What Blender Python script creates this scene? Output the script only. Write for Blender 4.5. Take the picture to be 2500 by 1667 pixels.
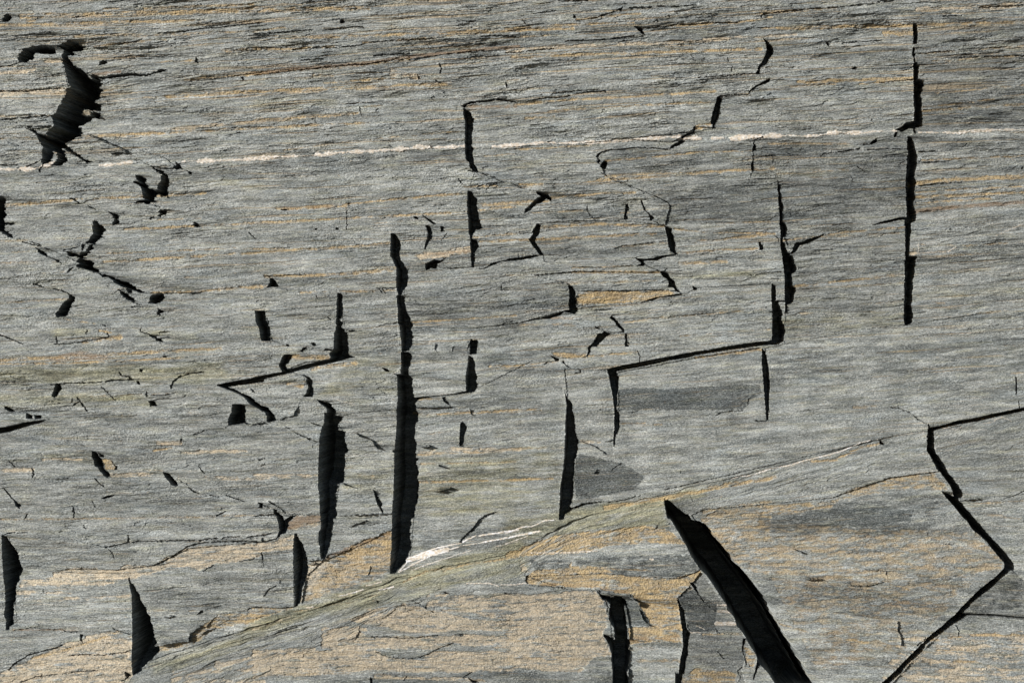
import bpy, math
import numpy as np
from mathutils import Vector
for o in list(bpy.data.objects): bpy.data.objects.remove(o)
scene = bpy.context.scene
S = 0.002                     # metres per unit of the layout (a 5 m wide stretch of cliff)

# ---------------------------------------------------------------- camera
cam_d = bpy.data.cameras.new('camera'); cam = bpy.data.objects.new('camera', cam_d)
scene.collection.objects.link(cam)
cam.location = (0, -7.5, 0); cam.rotation_euler = (math.radians(90), 0, 0)
cam_d.sensor_width = 36; cam_d.lens = 36 * 7.5 / 5.0
cam_d.clip_start = 0.05; cam_d.clip_end = 2000
scene.camera = cam

# ---------------------------------------------------------------- sky, sun, exposure
KX, KY = 1.35, 0.42           # sideways / downward run of a shadow per unit of relief
to_sun = Vector((-KX, -1.0, KY)).normalized()
elev = math.asin(to_sun.z); azim = math.atan2(to_sun.x, to_sun.y)
world = bpy.data.worlds.new('World'); scene.world = world; world.use_nodes = True
nt = world.node_tree; bg = nt.nodes['Background']
sky = nt.nodes.new('ShaderNodeTexSky'); sky.sky_type = 'NISHITA'; sky.sun_disc = False
sky.sun_elevation = elev; sky.sun_rotation = azim
nt.links.new(sky.outputs[0], bg.inputs[0]); bg.inputs[1].default_value = 0.05
sl = bpy.data.lights.new('sun', 'SUN'); sl.energy = 5.0; sl.angle = math.radians(0.5); sl.color = (1.0, 0.98, 0.945)
so = bpy.data.objects.new('sun', sl); scene.collection.objects.link(so)
so.rotation_euler = to_sun.to_track_quat('Z', 'Y').to_euler(); so.location = (-4, -5, 3)
scene.view_settings.view_transform = 'Standard'; scene.view_settings.look = 'None'
scene.view_settings.exposure = 1.1; scene.view_settings.gamma = 1.0
scene.render.engine = 'CYCLES'

# ---------------------------------------------------------------- traced layout of the cliff
# each block is an origin plus outlines in units of 1/3.564 of the layout; G = gap cut to the outline of black shade, C = crack (width, points)
GAPS = {}
CRACKS = {}
GAPS[(0,0)] = """
525,470 545,458 590,520 600,550 650,575 700,600 735,660 765,665 790,660 835,680 830,700 852,712 835,745 852,770 835,790 838,835 795,845 785,870 838,890 845,920 830,945 765,945 700,930 685,985 760,1000 770,960 838,970 838,1000 820,1015 760,1010 700,1065 650,1080 645,1095 670,1100 675,1130 665,1165 620,1190 560,1225 530,1235 600,1300 640,1325 690,1360 740,1390 785,1412 760,1418 740,1410 680,1370 610,1330 580,1310 510,1275 490,1255 520,1290 545,1350 565,1390 550,1410 490,1440 440,1440 470,1400 485,1380 465,1310 445,1290 440,1330 430,1400 365,1440 345,1508 335,1480 365,1440 365,1350 370,1280 345,1230 325,1185 310,1165 270,1140 215,1115 210,1108 290,1130 320,1160 375,1190 430,1120 470,1095 460,1060 445,1005 480,985 520,920 550,860 580,800 570,780 620,765 600,720 575,650 560,590 545,560 525,530
150,500 205,430 300,405 380,398 450,400 460,450 420,460 330,455 280,455 265,480 270,510 215,530 165,547
500,400 575,375 590,350 640,360 690,385 740,405 690,425 640,440 610,455 660,470 570,470 530,465 545,430
735,640 770,630 850,655 1000,640 1090,625 1165,630 1250,645 1330,625 1400,600 1460,608 1400,620 1330,640 1250,655 1150,650 940,665 860,668 790,660
840,560 860,530 870,512 890,520 915,525 900,550 870,560
2095,670 2115,670 2110,700 2098,695
1700,492 1710,495 1720,550 1705,545 1690,525
1510,1405 1545,1420 1560,1450 1580,1468 1500,1472 1515,1440
1620,1480 1660,1495 1665,1520 1640,1515
20,170 50,130 75,120 80,150 60,175 20,190
2060,1145 2080,1140 2082,1158 2065,1158
"""
CRACKS[(0,0)] = """
6 0,580 80,572 160,550
7 0,795 200,795 400,775 565,768
9 0,1040 200,1028 320,1015 450,1005
5 240,1105 440,1100
3 280,1125 430,1110
5 910,520 1000,510 1100,500 1150,497
4 1590,700 1820,690 2000,665 2281,625
5 750,1160 860,1210 950,1245 1085,1312
5 960,1328 1010,1318 1080,1322
6 1310,1450 1400,1470 1510,1472
5 1560,1535 1700,1540
5 1380,290 1550,285 1750,250 1900,240 2100,215 2281,195
6 0,190 60,150
4 620,155 750,140 800,120 900,120
6 230,1450 300,1425 365,1385
4 0,1435 160,1435
3 590,1420 740,1415
4 1990,1165 2070,1150
4 1380,560 1400,540 1530,530 1660,522
3 800,408 950,395 1200,365
"""
GAPS[(0,400)] = """
-120,290 30,288 32,320 15,345 22,390 15,410 28,430 28,455 12,480 12,510 60,510 90,508 95,525 60,520 15,525 12,560 20,580 60,600 100,635 95,645 60,625 -30,575 -120,560
1180,95 1210,108 1250,118 1255,140 1245,165 1270,195 1260,205 1300,215 1350,240 1355,200 1350,185 1385,155 1395,130 1405,100 1385,75 1345,50 1305,20 1350,40 1400,60 1440,90 1460,130 1455,200 1438,220 1445,290 1435,275 1400,275 1370,262 1345,265 1330,290 1338,330 1300,335 1275,355 1255,340 1250,330 1200,340 1165,342 1200,325 1250,310 1235,240 1230,205 1215,190 1180,170 1155,158 1180,155 1215,175 1190,130
1375,420 1400,400 1450,400 1440,415 1420,440 1390,460 1370,455 1395,430
1295,465 1310,455 1345,455 1320,480 1300,485
925,410 970,425 1025,450 1025,465 1005,485 1025,490 1030,500 1010,520 960,532 980,505 990,490 975,470 970,445 950,425
800,490 830,495 835,525 870,530 895,560 895,585 870,630 820,680 812,705 795,690 740,692 770,640 795,590 795,540
710,700 735,700 725,735 705,755 705,730
765,720 800,695 795,740 770,775 720,800 670,790 700,770 745,755
570,765 640,780 700,800 720,820 690,815 640,800 595,800
655,850 675,820 740,830 790,855 795,880 780,890 810,905 855,950 830,945 770,930 735,908 680,908 660,885 690,865
855,955 920,965 1000,1000 1070,1030 1110,1045 1170,1080 1225,1118 1200,1118 1130,1090 1050,1065 1010,1035 940,985 890,980
1095,1085 1130,1095 1140,1115 1110,1125
1025,1092 1060,1110 1110,1145 1140,1165 1160,1195 1130,1190 1080,1165
310,730 340,745 370,765 395,795 450,820 500,840 540,865 505,855 440,820 380,795 340,775
605,1143 640,1150 635,1185 600,1235 570,1300 560,1325 500,1332 490,1310 520,1250 570,1195 600,1170
1295,1155 1330,1135 1390,1128 1415,1150 1410,1185 1375,1205 1340,1215 1285,1210
1360,1250 1380,1265 1412,1280 1390,1310 1365,1318 1370,1285
1300,1483 1345,1500 1420,1553 1390,1545 1350,1520
1685,510 1710,518 1735,545 1715,553 1685,545
900,1395 915,1400 905,1420
"""
CRACKS[(0,400)] = """
3 100,640 170,655
5 245,675 300,690 365,712
5 1320,345 1390,380
4 1440,410 1510,410
7 615,300 650,315 700,348
2 760,365 825,395
6 550,752 620,740 690,715
10 590,940 630,905
7 1140,1190 1220,1230
5 290,1045 380,1075
4 460,1085 550,1105
6 545,1108 580,1120 610,1143
5 1780,1220 1880,1243
4 1230,1465 1300,1483
6 1385,1480 1390,1465 1460,1460
5 1220,1430 1230,1460
3 0,1490 60,1510 200,1567
7 2160,600 2220,650
6 740,1470 760,1450
7 490,1500 495,1550
6 930,1470 950,1500 910,1520
3 200,680 330,715 470,760 640,840
3 1300,1120 1700,1118 2100,1068
"""
GAPS[(0,820)] = """
1405,172 1445,175 1445,185 1420,185
480,420 515,422 520,460 495,490 475,535 450,525 460,490 475,450
1215,280 1240,300 1230,315 1215,305
1190,390 1205,395 1215,425 1190,415
1285,568 1330,562 1350,610 1300,610 1300,585
30,610 60,618 125,658 80,655 50,635
225,670 270,690 265,720 230,715
290,690 345,690 350,715 300,725
-120,815 60,790 200,755 300,740 400,730 340,755 240,780 100,825 -120,875
1880,428 1960,410 2100,385 2281,350 2281,400 2100,425 1960,442 2020,465 2100,505 2160,530 2200,560 2250,605 2281,620 2281,665 2230,630 2170,585 2120,530 2060,495 1970,460
2020,595 2090,598 2115,605 2122,640 2122,690 2115,760 1985,778 1985,720 2010,670
800,1000 835,1015 845,1050 865,1070 880,1120 890,1160 940,1200 935,1230 910,1220 870,1170 850,1140 820,1130 815,1080 800,1050
850,1010 890,1040 890,1058 860,1050
945,1078 975,1100 980,1130 1010,1135 1010,1165 985,1170 990,1135
1410,1185 1450,1195 1490,1240 1530,1280 1530,1310 1490,1295 1460,1260 1430,1230
1720,1125 1745,1155 1785,1205 1750,1175
15,1300 40,1330 70,1360 95,1400 130,1430 165,1470 168,1505 140,1480 120,1430 85,1395 50,1350
880,1412 930,1390 1000,1378 960,1400 910,1415
2260,1450 2281,1460 2281,1500 2255,1490
"""
CRACKS[(0,820)] = """
8 490,10 495,55
4 470,70 600,68 740,45 940,10
9 1310,0 1350,15 1420,55
6 440,425 520,415 700,408 900,400 1000,385 1150,380
7 1040,320 1060,345 1120,355 1155,380
13 1570,350 1530,375 1500,410 1490,455
6 1560,360 1650,325 1780,315
8 1275,485 1275,520
4 1310,515 1440,515 1530,490
3 1330,560 1400,545 1470,540
8 665,535 700,570 740,620 760,655
5 625,545 628,575
5 640,600 690,575
5 2170,460 2190,490
8 1520,1255 1600,1290 1660,1340 1735,1372
8 275,1150 290,1180 285,1225
4 820,1235 900,1310
8 630,1480 640,1567
5 800,1430 825,1490
4 1680,855 1740,845 1780,820
4 1830,1385 1900,1400
4 1960,1385 2120,1440
4 2120,762 2200,785 2281,795
6 2190,772 2281,755
8 1575,900 1575,930
5 85,1090 125,1130
3 880,440 1000,560
"""
GAPS[(0,1227)] = """
15,285 45,295 70,350 105,400 130,450 145,510 160,570 160,630 140,690 120,740 115,800 118,860 100,880 100,950 95,1010 102,1050 75,1080 75,1105 50,1100 50,1060 55,1020 35,970 48,900 45,760 30,650 20,480
1100,665 1115,650 1130,690 1160,740 1200,810 1220,880 1250,920 1255,970 1280,1000 1300,1060 1310,1120 1320,1200 1355,1280 1350,1330 1310,1370 1220,1440 1215,1470 1150,1505 1148,1400 1150,1150 1145,900 1140,800 1120,720
690,1145 720,1150 705,1180 715,1215 695,1195
2150,940 2165,915 2281,905 2281,912 2190,915 2165,930
1735,940 1765,935 1755,960 1700,980
1085,1465 1125,1500 1105,1530 1090,1500
"""
CRACKS[(0,1227)] = """
5 20,285 75,262 130,255
3 150,262 230,258
8 920,385 1000,375 1100,350 1220,335 1450,330 1700,325
10 1740,325 1800,315 1890,310
6 1930,310 1960,300 2090,292
7 2150,300 2260,285
9 1110,280 1118,340
7 945,400 975,430 990,475
8 640,582 700,565 780,572 850,570 900,590 980,585 1040,560 1100,540 1200,545 1290,552 1350,540 1460,490 1540,440 1640,375 1770,345 1900,335 2000,335 2160,328 2281,338
6 1770,595 1860,540
4 2070,510 2200,490 2235,460
5 110,1110 320,1090 440,1105 550,1100 560,1125 680,1130
8 80,1455 120,1400 160,1375 260,1320 370,1290 480,1265 540,1235
5 180,1560 300,1515 400,1500 680,1470 850,1455
4 600,1330 700,1320 900,1325 1080,1300 1140,1280
4 975,1090 1030,1120 1140,1145
6 1620,1210 1650,1140 1730,1080
8 1780,1085 1840,1020 1900,975
6 1310,1250 1400,1240 1480,1220 1640,1205
6 1730,1150 1800,1110 1860,1100
4 1950,960 2050,950 2150,945
5 1800,930 1920,900
4 1420,1000 1510,985
5 1050,1550 1110,1525
7 1890,110 1970,70
8 635,40 640,125
7 725,195 740,225
9 220,130 235,100
"""
GAPS[(620,0)] = """
1800,925 1840,905 1880,885 1960,880 2040,868 2120,855 2180,865 2281,885 2281,890 2170,875 2100,868 2030,885 1930,890 1860,910 1830,935
1822,940 1850,960 1885,980 1890,1010 1908,1030 1900,1110 1885,1170 1890,1240 1880,1260 1905,1290 1900,1340 1895,1360 1910,1380 1905,1420 1925,1450 1950,1495 1910,1485 1880,1460 1870,1410 1842,1385 1838,1300 1835,1180 1835,1050 1822,990
745,185 760,165 780,175 775,195 750,205
1420,645 1450,685 1430,690
2188,710 2205,740 2200,765 2190,745
1530,1265 1548,1275 1540,1290
"""
CRACKS[(620,0)] = """
5 1880,1480 1960,1500 2030,1520 2110,1555
7 600,255 700,255 870,235 950,238
5 0,300 150,290 330,275 500,262
5 330,430 600,410 660,420 900,398 1000,372 1200,355 1500,345 1650,330
6 1980,325 2080,315 2281,320
6 410,525 600,515
6 0,655 200,630 400,610 700,575 950,560 1100,540 1300,520
4 1040,490 1160,478 1360,470
8 1610,555 1630,590 1620,635
7 920,935 935,1000
3 800,905 1050,890
5 1575,700 1620,722
6 150,965 190,895
5 110,1390 200,1380
7 2190,460 2281,455
5 1990,1275 2100,1248
4 1930,1355 2281,1300
5 1350,520 1700,470 2000,440
4 1850,190 1920,187
"""
GAPS[(620,400)] = """
1190,605 1225,610 1250,650 1265,700 1255,780 1270,830 1300,880 1325,930 1335,1000 1325,1060 1290,1100 1275,1145 1310,1160 1300,1200 1320,1280 1345,1330 1370,1400 1360,1450 1375,1510 1362,1600 1275,1600 1270,1450 1265,1400 1250,1385 1250,1250 1240,1150 1255,1140 1240,1080 1240,900 1225,880 1205,830 1187,805
725,1120 750,1125 760,1150 755,1200 765,1260 755,1320 740,1360 765,1385 745,1420 780,1440 800,1500 805,1600 695,1600 700,1450 715,1350 720,1200
5,1277 85,1278 90,1350 105,1400 130,1440 125,1500 135,1538 60,1540 45,1440 15,1370
135,990 165,1000 200,1060 205,1070 165,1065 105,1078 120,1050 135,1040
1858,235 1890,240 1900,275 1945,310 1930,340 1945,420 1960,480 1985,530 1980,562 1920,570 1900,600 1895,650 1940,670 1948,710 1930,750 1915,760 1915,900 1895,903 1885,800 1880,640 1868,600 1865,480 1855,400
1455,440 1500,465 1580,525 1550,520 1520,495 1480,460
1385,455 1420,460 1420,480 1395,475
1490,530 1520,540 1545,600 1540,640 1500,715 1490,745 1475,740 1480,700 1500,660 1515,610 1500,560
1622,540 1650,545 1650,585 1625,590
1480,870 1500,860 1560,830 1620,840 1690,800 1640,840 1590,870 1600,910 1530,905 1490,925
1945,908 2000,905 2040,885 2060,865 2281,815 2281,835 2150,850 2060,885 2020,908 1960,915
815,340 835,340 830,355 815,355
220,395 300,390 270,405 240,405
530,562 552,562 545,575 530,575
710,558 738,560 730,572 710,572
2150,1035 2160,1070 2162,1108 2152,1090
630,1325 655,1340 672,1355 650,1350
815,1455 880,1443 870,1455 830,1462
"""
CRACKS[(620,400)] = """
4 205,1070 290,1100
4 90,975 200,980 300,965 450,962
7 1630,665 1680,605
7 1700,905 1780,893 1880,898
3 805,410 805,570
6 1395,1190 1440,1225 1530,1280 1510,1300
4 1080,1085 1240,1078
4 1085,1085 1120,1120
5 1115,1085 1150,1120
6 790,1440 850,1450 1000,1440 1080,1420 1130,1400 1250,1385
5 1860,60 1940,75 2050,105 2180,165
6 1940,210 1960,190 2060,170 2120,165
5 2020,230 2050,190 2140,170
5 1780,130 1810,175
8 2130,1415 2180,1390 2250,1370
3 1260,770 1420,772
4 540,1145 550,1165
5 985,120 1010,112
"""
GAPS[(620,820)] = """
695,-30 800,-30 805,50 818,120 812,170 860,182 800,195 740,215 650,240 500,270 350,310 230,340 120,365 -10,395 -10,360 120,335 240,315 290,290 420,255 540,225 640,210 665,190 655,150 690,120 690,50
230,240 240,190 270,160 320,160 310,200 290,235 270,250 270,300 240,305 215,250
405,130 425,100 455,95 450,115 415,140
490,62 520,60 530,85 510,88
605,130 620,110 670,118 680,130 640,125
275,70 300,78 298,92 280,90
1275,-30 1370,-30 1375,20 1350,60 1345,125 1280,135
1272,140 1340,142 1365,170 1365,200 1345,260 1335,340 1370,375 1370,450 1385,500 1385,545 1400,600 1415,640 1422,755 1395,800 1390,870 1405,930 1420,960 1400,1040 1400,1070 1418,1075 1412,1130 1420,1200 1422,1300 1415,1400 1400,1500 1390,1600 1200,1600 1210,1250 1215,1000 1230,850 1240,650 1250,560 1245,345 1275,345
1210,325 1275,345 1250,350
1110,275 1150,285 1172,315 1140,305
1385,540 1450,530 1600,522 1750,500 1840,480 1840,380 1845,320 1870,170 1895,185 1915,240 1915,290 1935,350 1938,420 1930,465 1900,490 1840,497 1700,515 1560,530 1430,550 1390,600
1875,20 1905,35 1942,35 1935,80 1925,155 1875,160
1640,180 1650,180 1648,195
1630,535 1665,530 1660,560 1690,595 1712,610 1680,598 1645,570
1870,635 1885,650 1885,680 1910,695 1880,680
1790,755 1810,750 1840,790 1840,820 1820,870 1815,920 1800,960 1780,962 1785,850
415,330 470,360 500,390 490,430 510,460 500,530 420,530 450,500 465,450 450,400 455,370
-10,575 40,605 100,625 140,660 190,740 105,752 100,700 80,660 40,630 -10,610
-20,768 90,755 60,765 -20,775
540,548 600,575 660,590 668,620 700,640 705,680 690,690 750,705 762,715 735,760 728,825 780,840 775,860 785,950 805,1000 785,1030 775,1150 765,1240 755,1290 720,1300 700,1400 712,1600 580,1600 570,1400 556,1300 565,1050 570,900 585,790 600,785 605,670 630,670 630,630 590,600 560,575
470,750 520,762 590,785 530,775
1010,905 1030,915 1070,965 1070,990 1045,960
1198,995 1212,1000 1212,1022 1198,1015
1030,1345 1055,1365 1080,1430 1105,1460 1100,1490 1120,1530 1110,1547 1090,1510 1065,1470 1045,1400
1600,1120 1610,1130 1605,1145
"""
CRACKS[(620,820)] = """
8 1850,50 1870,60 1850,120
8 1570,75 1560,110 1585,145 1600,160
7 1730,90 1718,130
4 1390,625 1600,620 1700,618
6 430,400 430,435
5 410,535 370,620 330,695 270,705 220,730
6 440,540 520,570 620,625
6 265,795 350,835 430,875 550,920
6 870,850 935,885
6 40,1080 95,1065
4 85,1100 90,1120 60,1135
3 770,1295 830,1315
7 40,1455 90,1475 125,1500
9 130,1440 200,1480 270,1530 270,1550
8 50,1490 60,1470
3 1560,1360 1640,1345 1700,1325
6 2060,275 2120,260 2200,255
5 1450,970 1520,962
3 400,70 490,60
"""
GAPS[(620,1227)] = """
580,-20 712,-20 705,100 680,130 685,200 665,300 650,380 615,470 600,520 595,495 575,495 565,400 562,250 578,230
1200,-20 1392,-20 1370,100 1365,160 1350,250 1350,330 1358,400 1345,460 1320,490 1310,530 1260,580 1220,620 1182,622 1185,500 1190,350 1195,150
170,50 195,65 205,100 240,120 250,160 300,125 370,108 330,135 290,170 290,220 270,260 230,275 205,310 210,270 225,240 215,180 195,110 175,100
350,265 370,270 385,320 420,370 440,450 460,540 462,600 440,660 410,750 395,840 380,895 358,908 355,700 350,500 343,380
975,640 1000,600 1005,550 1020,570 1005,630
1780,350 1800,315 1850,270 1900,220 1950,150 2000,115 2060,95 2100,80 2080,105 2000,130 1950,170 1920,210 1910,250 1880,260 1840,290 1800,340
1650,778 1690,785 1700,795 1660,790
1065,850 1090,860 1075,880
1495,900 1505,925 1490,920
1010,1515 1030,1530 1030,1660 1010,1660
1860,1518 1900,1545 1960,1565 1900,1565
"""
CRACKS[(620,1227)] = """
8 0,115 170,105 330,105 400,105 580,103
7 20,340 120,330 200,310
6 0,290 90,280 150,262
5 460,510 530,495 600,495
5 465,540 530,530
6 0,905 130,912 250,920 360,905
6 20,1010 90,980
8 600,500 640,450 820,410 860,370 960,320 1080,290 1120,250 1195,235
5 830,215 860,195 970,160
5 850,108 1000,102 1190,95
7 70,430 80,480 90,550
6 90,810 130,750 200,715
5 1370,850 1430,875 1500,920
5 1020,1170 1160,1165 1280,1180 1450,1170 1600,1150
7 1280,1355 1420,1355 1530,1310 1600,1270 1740,1220
4 1820,1515 1900,1470
4 1750,1150 1850,1140
5 2190,790 2230,795
4 1310,1545 1325,1515
3 1060,1300 1180,1345 1280,1355
4 1500,920 1570,960
"""
GAPS[(1240,0)] = """
1100,232 1170,245 1180,280 1192,305 1165,300 1140,270
2222,330 2250,345 2280,375 2310,400 2312,430 2322,445 2300,480 2270,510 2250,550 2200,590 2190,640 2165,650 2150,645 2175,610 2180,580 2210,540 2240,480 2255,430 2250,390
2290,690 2275,705 2230,730 2170,755 2110,800 2095,830 2098,795 2130,765 2180,735 2230,705 2260,688
1820,842 1845,840 1855,870 1840,900 1845,930 1835,960 1838,995 1815,1040 1795,1080 1790,1118 1778,1115 1780,1085 1762,1080 1775,1000 1800,920
1615,1100 1630,1105 1625,1150 1560,1180 1515,1205 1535,1230 1490,1260 1440,1280 1405,1300 1430,1265 1510,1215 1510,1195 1560,1165 1610,1150
765,1365 790,1335 850,1305 820,1325 795,1350 790,1365
775,1415 800,1380 810,1395 790,1420
800,1450 830,1400 865,1400 855,1450 840,1475
2140,1240 2165,1270 2160,1300 2135,1318 2125,1300 2145,1270
2118,1420 2135,1410 2138,1450 2145,1490 2115,1475
2110,1510 2125,1510 2110,1545
568,120 595,145 590,160 570,155
970,80 1000,60 990,95 975,100
"""
CRACKS[(1240,0)] = """
5 1845,838 2095,825
6 0,885 90,890 170,885 280,860 350,850 400,855
6 400,855 550,835 580,820 700,800 850,795
3 350,850 400,810 600,790 790,780
5 900,1220 1000,1210 1180,1195 1350,1180 1560,1155
7 0,1290 130,1275 200,1270
5 350,1235 420,1215
4 850,1308 1000,1300 1100,1285 1300,1290 1400,1300
5 840,1520 920,1565
6 2100,1235 2220,1195
7 500,360 800,350 980,330 1100,315
6 600,180 760,155 900,110 990,75
6 960,370 1040,352
7 1360,240 1450,215 1600,215 1750,200 1900,200 2000,195
7 1060,72 1250,65
8 1300,55 1450,60 1640,45
5 0,330 60,325
6 0,460 100,455 260,435 400,425
4 0,270 200,240
5 1180,245 1360,235
8 440,12 560,10 700,8
4 130,170 150,205
7 2200,150 2220,125 2281,115
6 1300,170 1300,195
4 2050,265 2150,245 2281,240
4 1910,500 1918,540
4 1945,620 1955,575
3 1650,680 2160,640
3 200,120 420,95
"""
GAPS[(1240,400)] = """
145,430 150,395 190,355 250,300 290,280 250,260 250,240 290,250 340,258 370,285 380,330 360,310 330,295 290,335 240,350 200,390
250,518 280,522 280,545 270,580 270,605 240,640 230,670 260,720 290,770 310,795 280,795 240,740 205,700 195,680 180,650 200,640 215,600 215,570
-5,825 100,815 190,795 280,795 200,815 110,835 -5,842
685,365 697,365 695,410 715,440 705,435 685,400
1025,345 1048,345 1050,380 1045,410 1030,440 1040,470 1030,492 1010,485 1010,450 1020,410
1155,308 1170,320 1180,350 1200,380 1205,405 1240,440 1268,470 1255,495 1235,490 1235,460 1200,410 1185,400 1175,360 1155,330
1368,540 1425,560 1430,600 1445,630 1445,660 1455,680 1460,740 1465,770 1478,790 1455,780 1415,760 1395,700 1390,650 1378,600
1480,790 1440,795 1340,815 1300,840 1180,838 1190,865 1180,885 1115,890 1150,875 1160,860 1100,815 1170,830 1260,820 1330,800 1450,785
2185,680 2205,680 2220,710 2222,755 2195,740 2190,710
1320,935 1380,945 1400,960 1410,985 1450,1015 1465,1060 1475,1090 1500,1120 1470,1110 1440,1075 1395,1070 1405,1035 1390,1000 1350,980
1525,1138 1440,1150 1330,1160 1250,1190 1190,1205 1150,1210 1200,1190 1290,1160 1380,1148 1480,1130 1510,1125
522,1050 550,1065 580,1105 585,1130 575,1150 592,1190 585,1230 608,1265 600,1285 580,1305 540,1295 490,1285 460,1310 440,1320 400,1330 360,1345 280,1350 180,1365 105,1385 190,1355 300,1340 370,1320 440,1300 500,1275 530,1270 528,1200 540,1150 530,1090
1615,1060 1650,1080 1630,1100 1610,1095
905,1310 915,1330 950,1370 980,1410 1015,1450 1010,1470 985,1440 955,1415 930,1370 885,1340
755,1415 780,1420 805,1440 770,1430
835,1455 890,1478 860,1500 800,1530 775,1590 725,1590 760,1530 800,1500
1018,1495 1040,1500 1040,1540 1048,1590 1020,1590
"""
CRACKS[(1240,400)] = """
9 70,745 90,770 95,805
3 30,170 80,195 160,215
4 815,80 850,95 940,150 1050,190 1150,230 1240,265 1350,310 1410,350
4 715,445 770,490
4 1270,500 1365,545
6 930,740 1000,715 1160,700 1280,685 1380,672
6 1880,790 2000,775 2140,770 2200,750
3 1200,885 1320,935
4 870,1108 1000,1105 1150,1098 1400,1100
4 620,1228 840,1215 1150,1205
5 1510,1030 1560,1045 1615,1070
4 800,1435 850,1455 885,1475
4 900,1480 1000,1465
5 1400,1335 1550,1318 1720,1305
6 2120,970 2281,950
4 560,930 600,940
8 0,1380 40,1375
5 0,610 210,590
3 570,895 850,905 1100,885
3 620,1255 820,1262
4 0,455 145,432
"""
GAPS[(1240,820)] = """
785,-20 860,-20 830,30 770,75 720,105 720,140 695,180 650,190 690,170 700,130 695,100 740,60
1020,-20 1040,-20 1045,50 1058,70 1022,55
370,172 440,200 440,220 410,210
470,225 490,220 500,245 550,280 520,270
862,290 960,265 1120,235 1260,205 1440,175 1560,150 1760,120 1950,85 2160,55 2290,45 2290,78 2130,95 1900,125 1760,150 1640,165 1590,185 1400,215 1280,245 1100,280 940,308 970,360 960,390 955,480 945,520 950,600 948,640 968,680 970,800 950,850 935,900 938,945 915,960 915,900 925,800 930,650 920,570 900,450 880,350
495,490 520,540 555,590 558,650 580,730 585,820 600,870 618,915 605,1000 600,1040 580,1100 580,1180 575,1300 572,1400 560,1440 545,1500 600,1480 640,1460 850,1440 820,1450 660,1475 580,1510 540,1535 490,1560 480,1600 440,1600 455,1300 485,1150 495,1000 500,800 512,600
2212,105 2240,130 2255,180 2270,250 2281,350 2285,440 2275,520 2270,730 2250,738 2240,600 2225,350 2215,250
1493,1170 1500,1180 1490,1200
1575,1370 1590,1390 1610,1430 1640,1465 1610,1440
1360,1435 1400,1450 1460,1480 1500,1520 1560,1590 1390,1590 1370,1500
"""
CRACKS[(1240,820)] = """
7 320,245 340,235 440,215
7 620,290 640,318
4 580,325 640,320
8 1130,130 1150,170 1148,225
6 850,1445 1000,1425 1120,1390 1250,1380 1400,1355
5 820,710 870,690 925,682
5 840,920 915,905
6 2150,740 2250,738
5 2150,510 2100,550 2090,600
6 1815,690 1860,665 1930,655 2050,650
4 1500,1110 1515,1090 1560,1080
4 900,1165 975,1105
4 740,1200 780,1160
5 1080,670 1140,650
3 640,920 750,960 850,1030
3 790,295 862,290
"""
GAPS[(1240,1227)] = """
1362,-20 1400,-20 1450,30 1490,60 1540,105 1590,120 1615,165 1680,180 1740,210 1790,260 1810,310 1880,390 1950,460 2000,550 2060,600 2100,650 2170,730 2220,800 2270,860 2315,930 2330,1010 2400,1110 2480,1240 2570,1400 2620,1480 2720,1660 2380,1660 2280,1500 2240,1450 2200,1410 2190,1440 2150,1540 2135,1545 2160,1440 2175,1350 2150,1300 2100,1230 2060,1150 2000,1080 1960,980 1910,930 1900,880 1830,780 1780,700 1730,630 1660,560 1600,470 1550,370 1500,280 1440,180 1390,110
205,515 215,520 195,545 175,560
1575,650 1580,690 1610,700 1640,740 1680,820 1650,780 1620,740 1585,700
765,750 800,790 850,830 890,830 940,815 980,820 1010,850 1050,885 1045,915 1020,910 1025,1000 1045,1120 1060,1200 1070,1260 1065,1400 1050,1520 1075,1700 915,1700 910,1450 900,1360 905,1330 880,1230 835,1160 830,1140 870,1160 910,1200 930,1190 925,1090 880,1020 880,960 890,880 860,850 820,840
1475,820 1500,860 1515,920 1535,960 1545,1040 1560,1110 1592,1150 1580,1200 1565,1280 1575,1320 1550,1380 1545,1450 1530,1510 1500,1700 1460,1700 1460,1500 1485,1490 1500,1380 1525,1250 1520,1130 1500,1000 1485,900
1145,940 1165,950 1190,1010 1230,1080 1270,1095 1220,1070 1180,1030
2050,1185 2080,1190 2060,1250 2055,1310 2075,1360 2090,1420 2070,1410 2060,1350 2040,1280
150,680 160,640 180,635 165,680 180,715
"""
CRACKS[(1240,1227)] = """
5 1480,660 1560,640 1650,600 1680,575
6 1070,805 1080,840 1150,885 1140,915
5 2010,1430 2100,1425
7 2030,1430 1995,1470 2020,1520 2010,1567
4 1810,1100 1820,1140 1950,1150
4 180,715 340,730 500,745
4 1620,740 1700,850 1800,950
4 850,840 870,900 860,960
3 1820,1300 1870,1360
"""
GAPS[(1860,0)] = """
1320,205 1335,200 1355,220 1360,245 1365,290 1350,380 1320,382 1320,300
1318,405 1345,420 1338,450 1340,490 1350,540 1380,570 1375,620 1365,680 1420,685 1442,725 1415,745 1418,775 1400,800 1408,860 1402,960 1415,1030 1420,1095 1360,1105 1350,1160 1330,1170 1325,1110 1270,1120 1215,1150 1200,1140 1165,1130 1220,1100 1260,1065 1325,1055 1325,800 1325,500 1313,470
560,358 600,380 590,405 575,395
790,590 820,575 835,580 825,600 795,602
1160,1148 1185,1150 1175,1190 1145,1200
935,1255 970,1220 1010,1205 1000,1230 960,1258
1268,1185 1300,1195 1330,1240 1345,1290 1365,1320 1360,1430 1345,1490 1340,1600 1262,1600 1262,1400
2260,1470 2281,1455 2281,1475
"""
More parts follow.
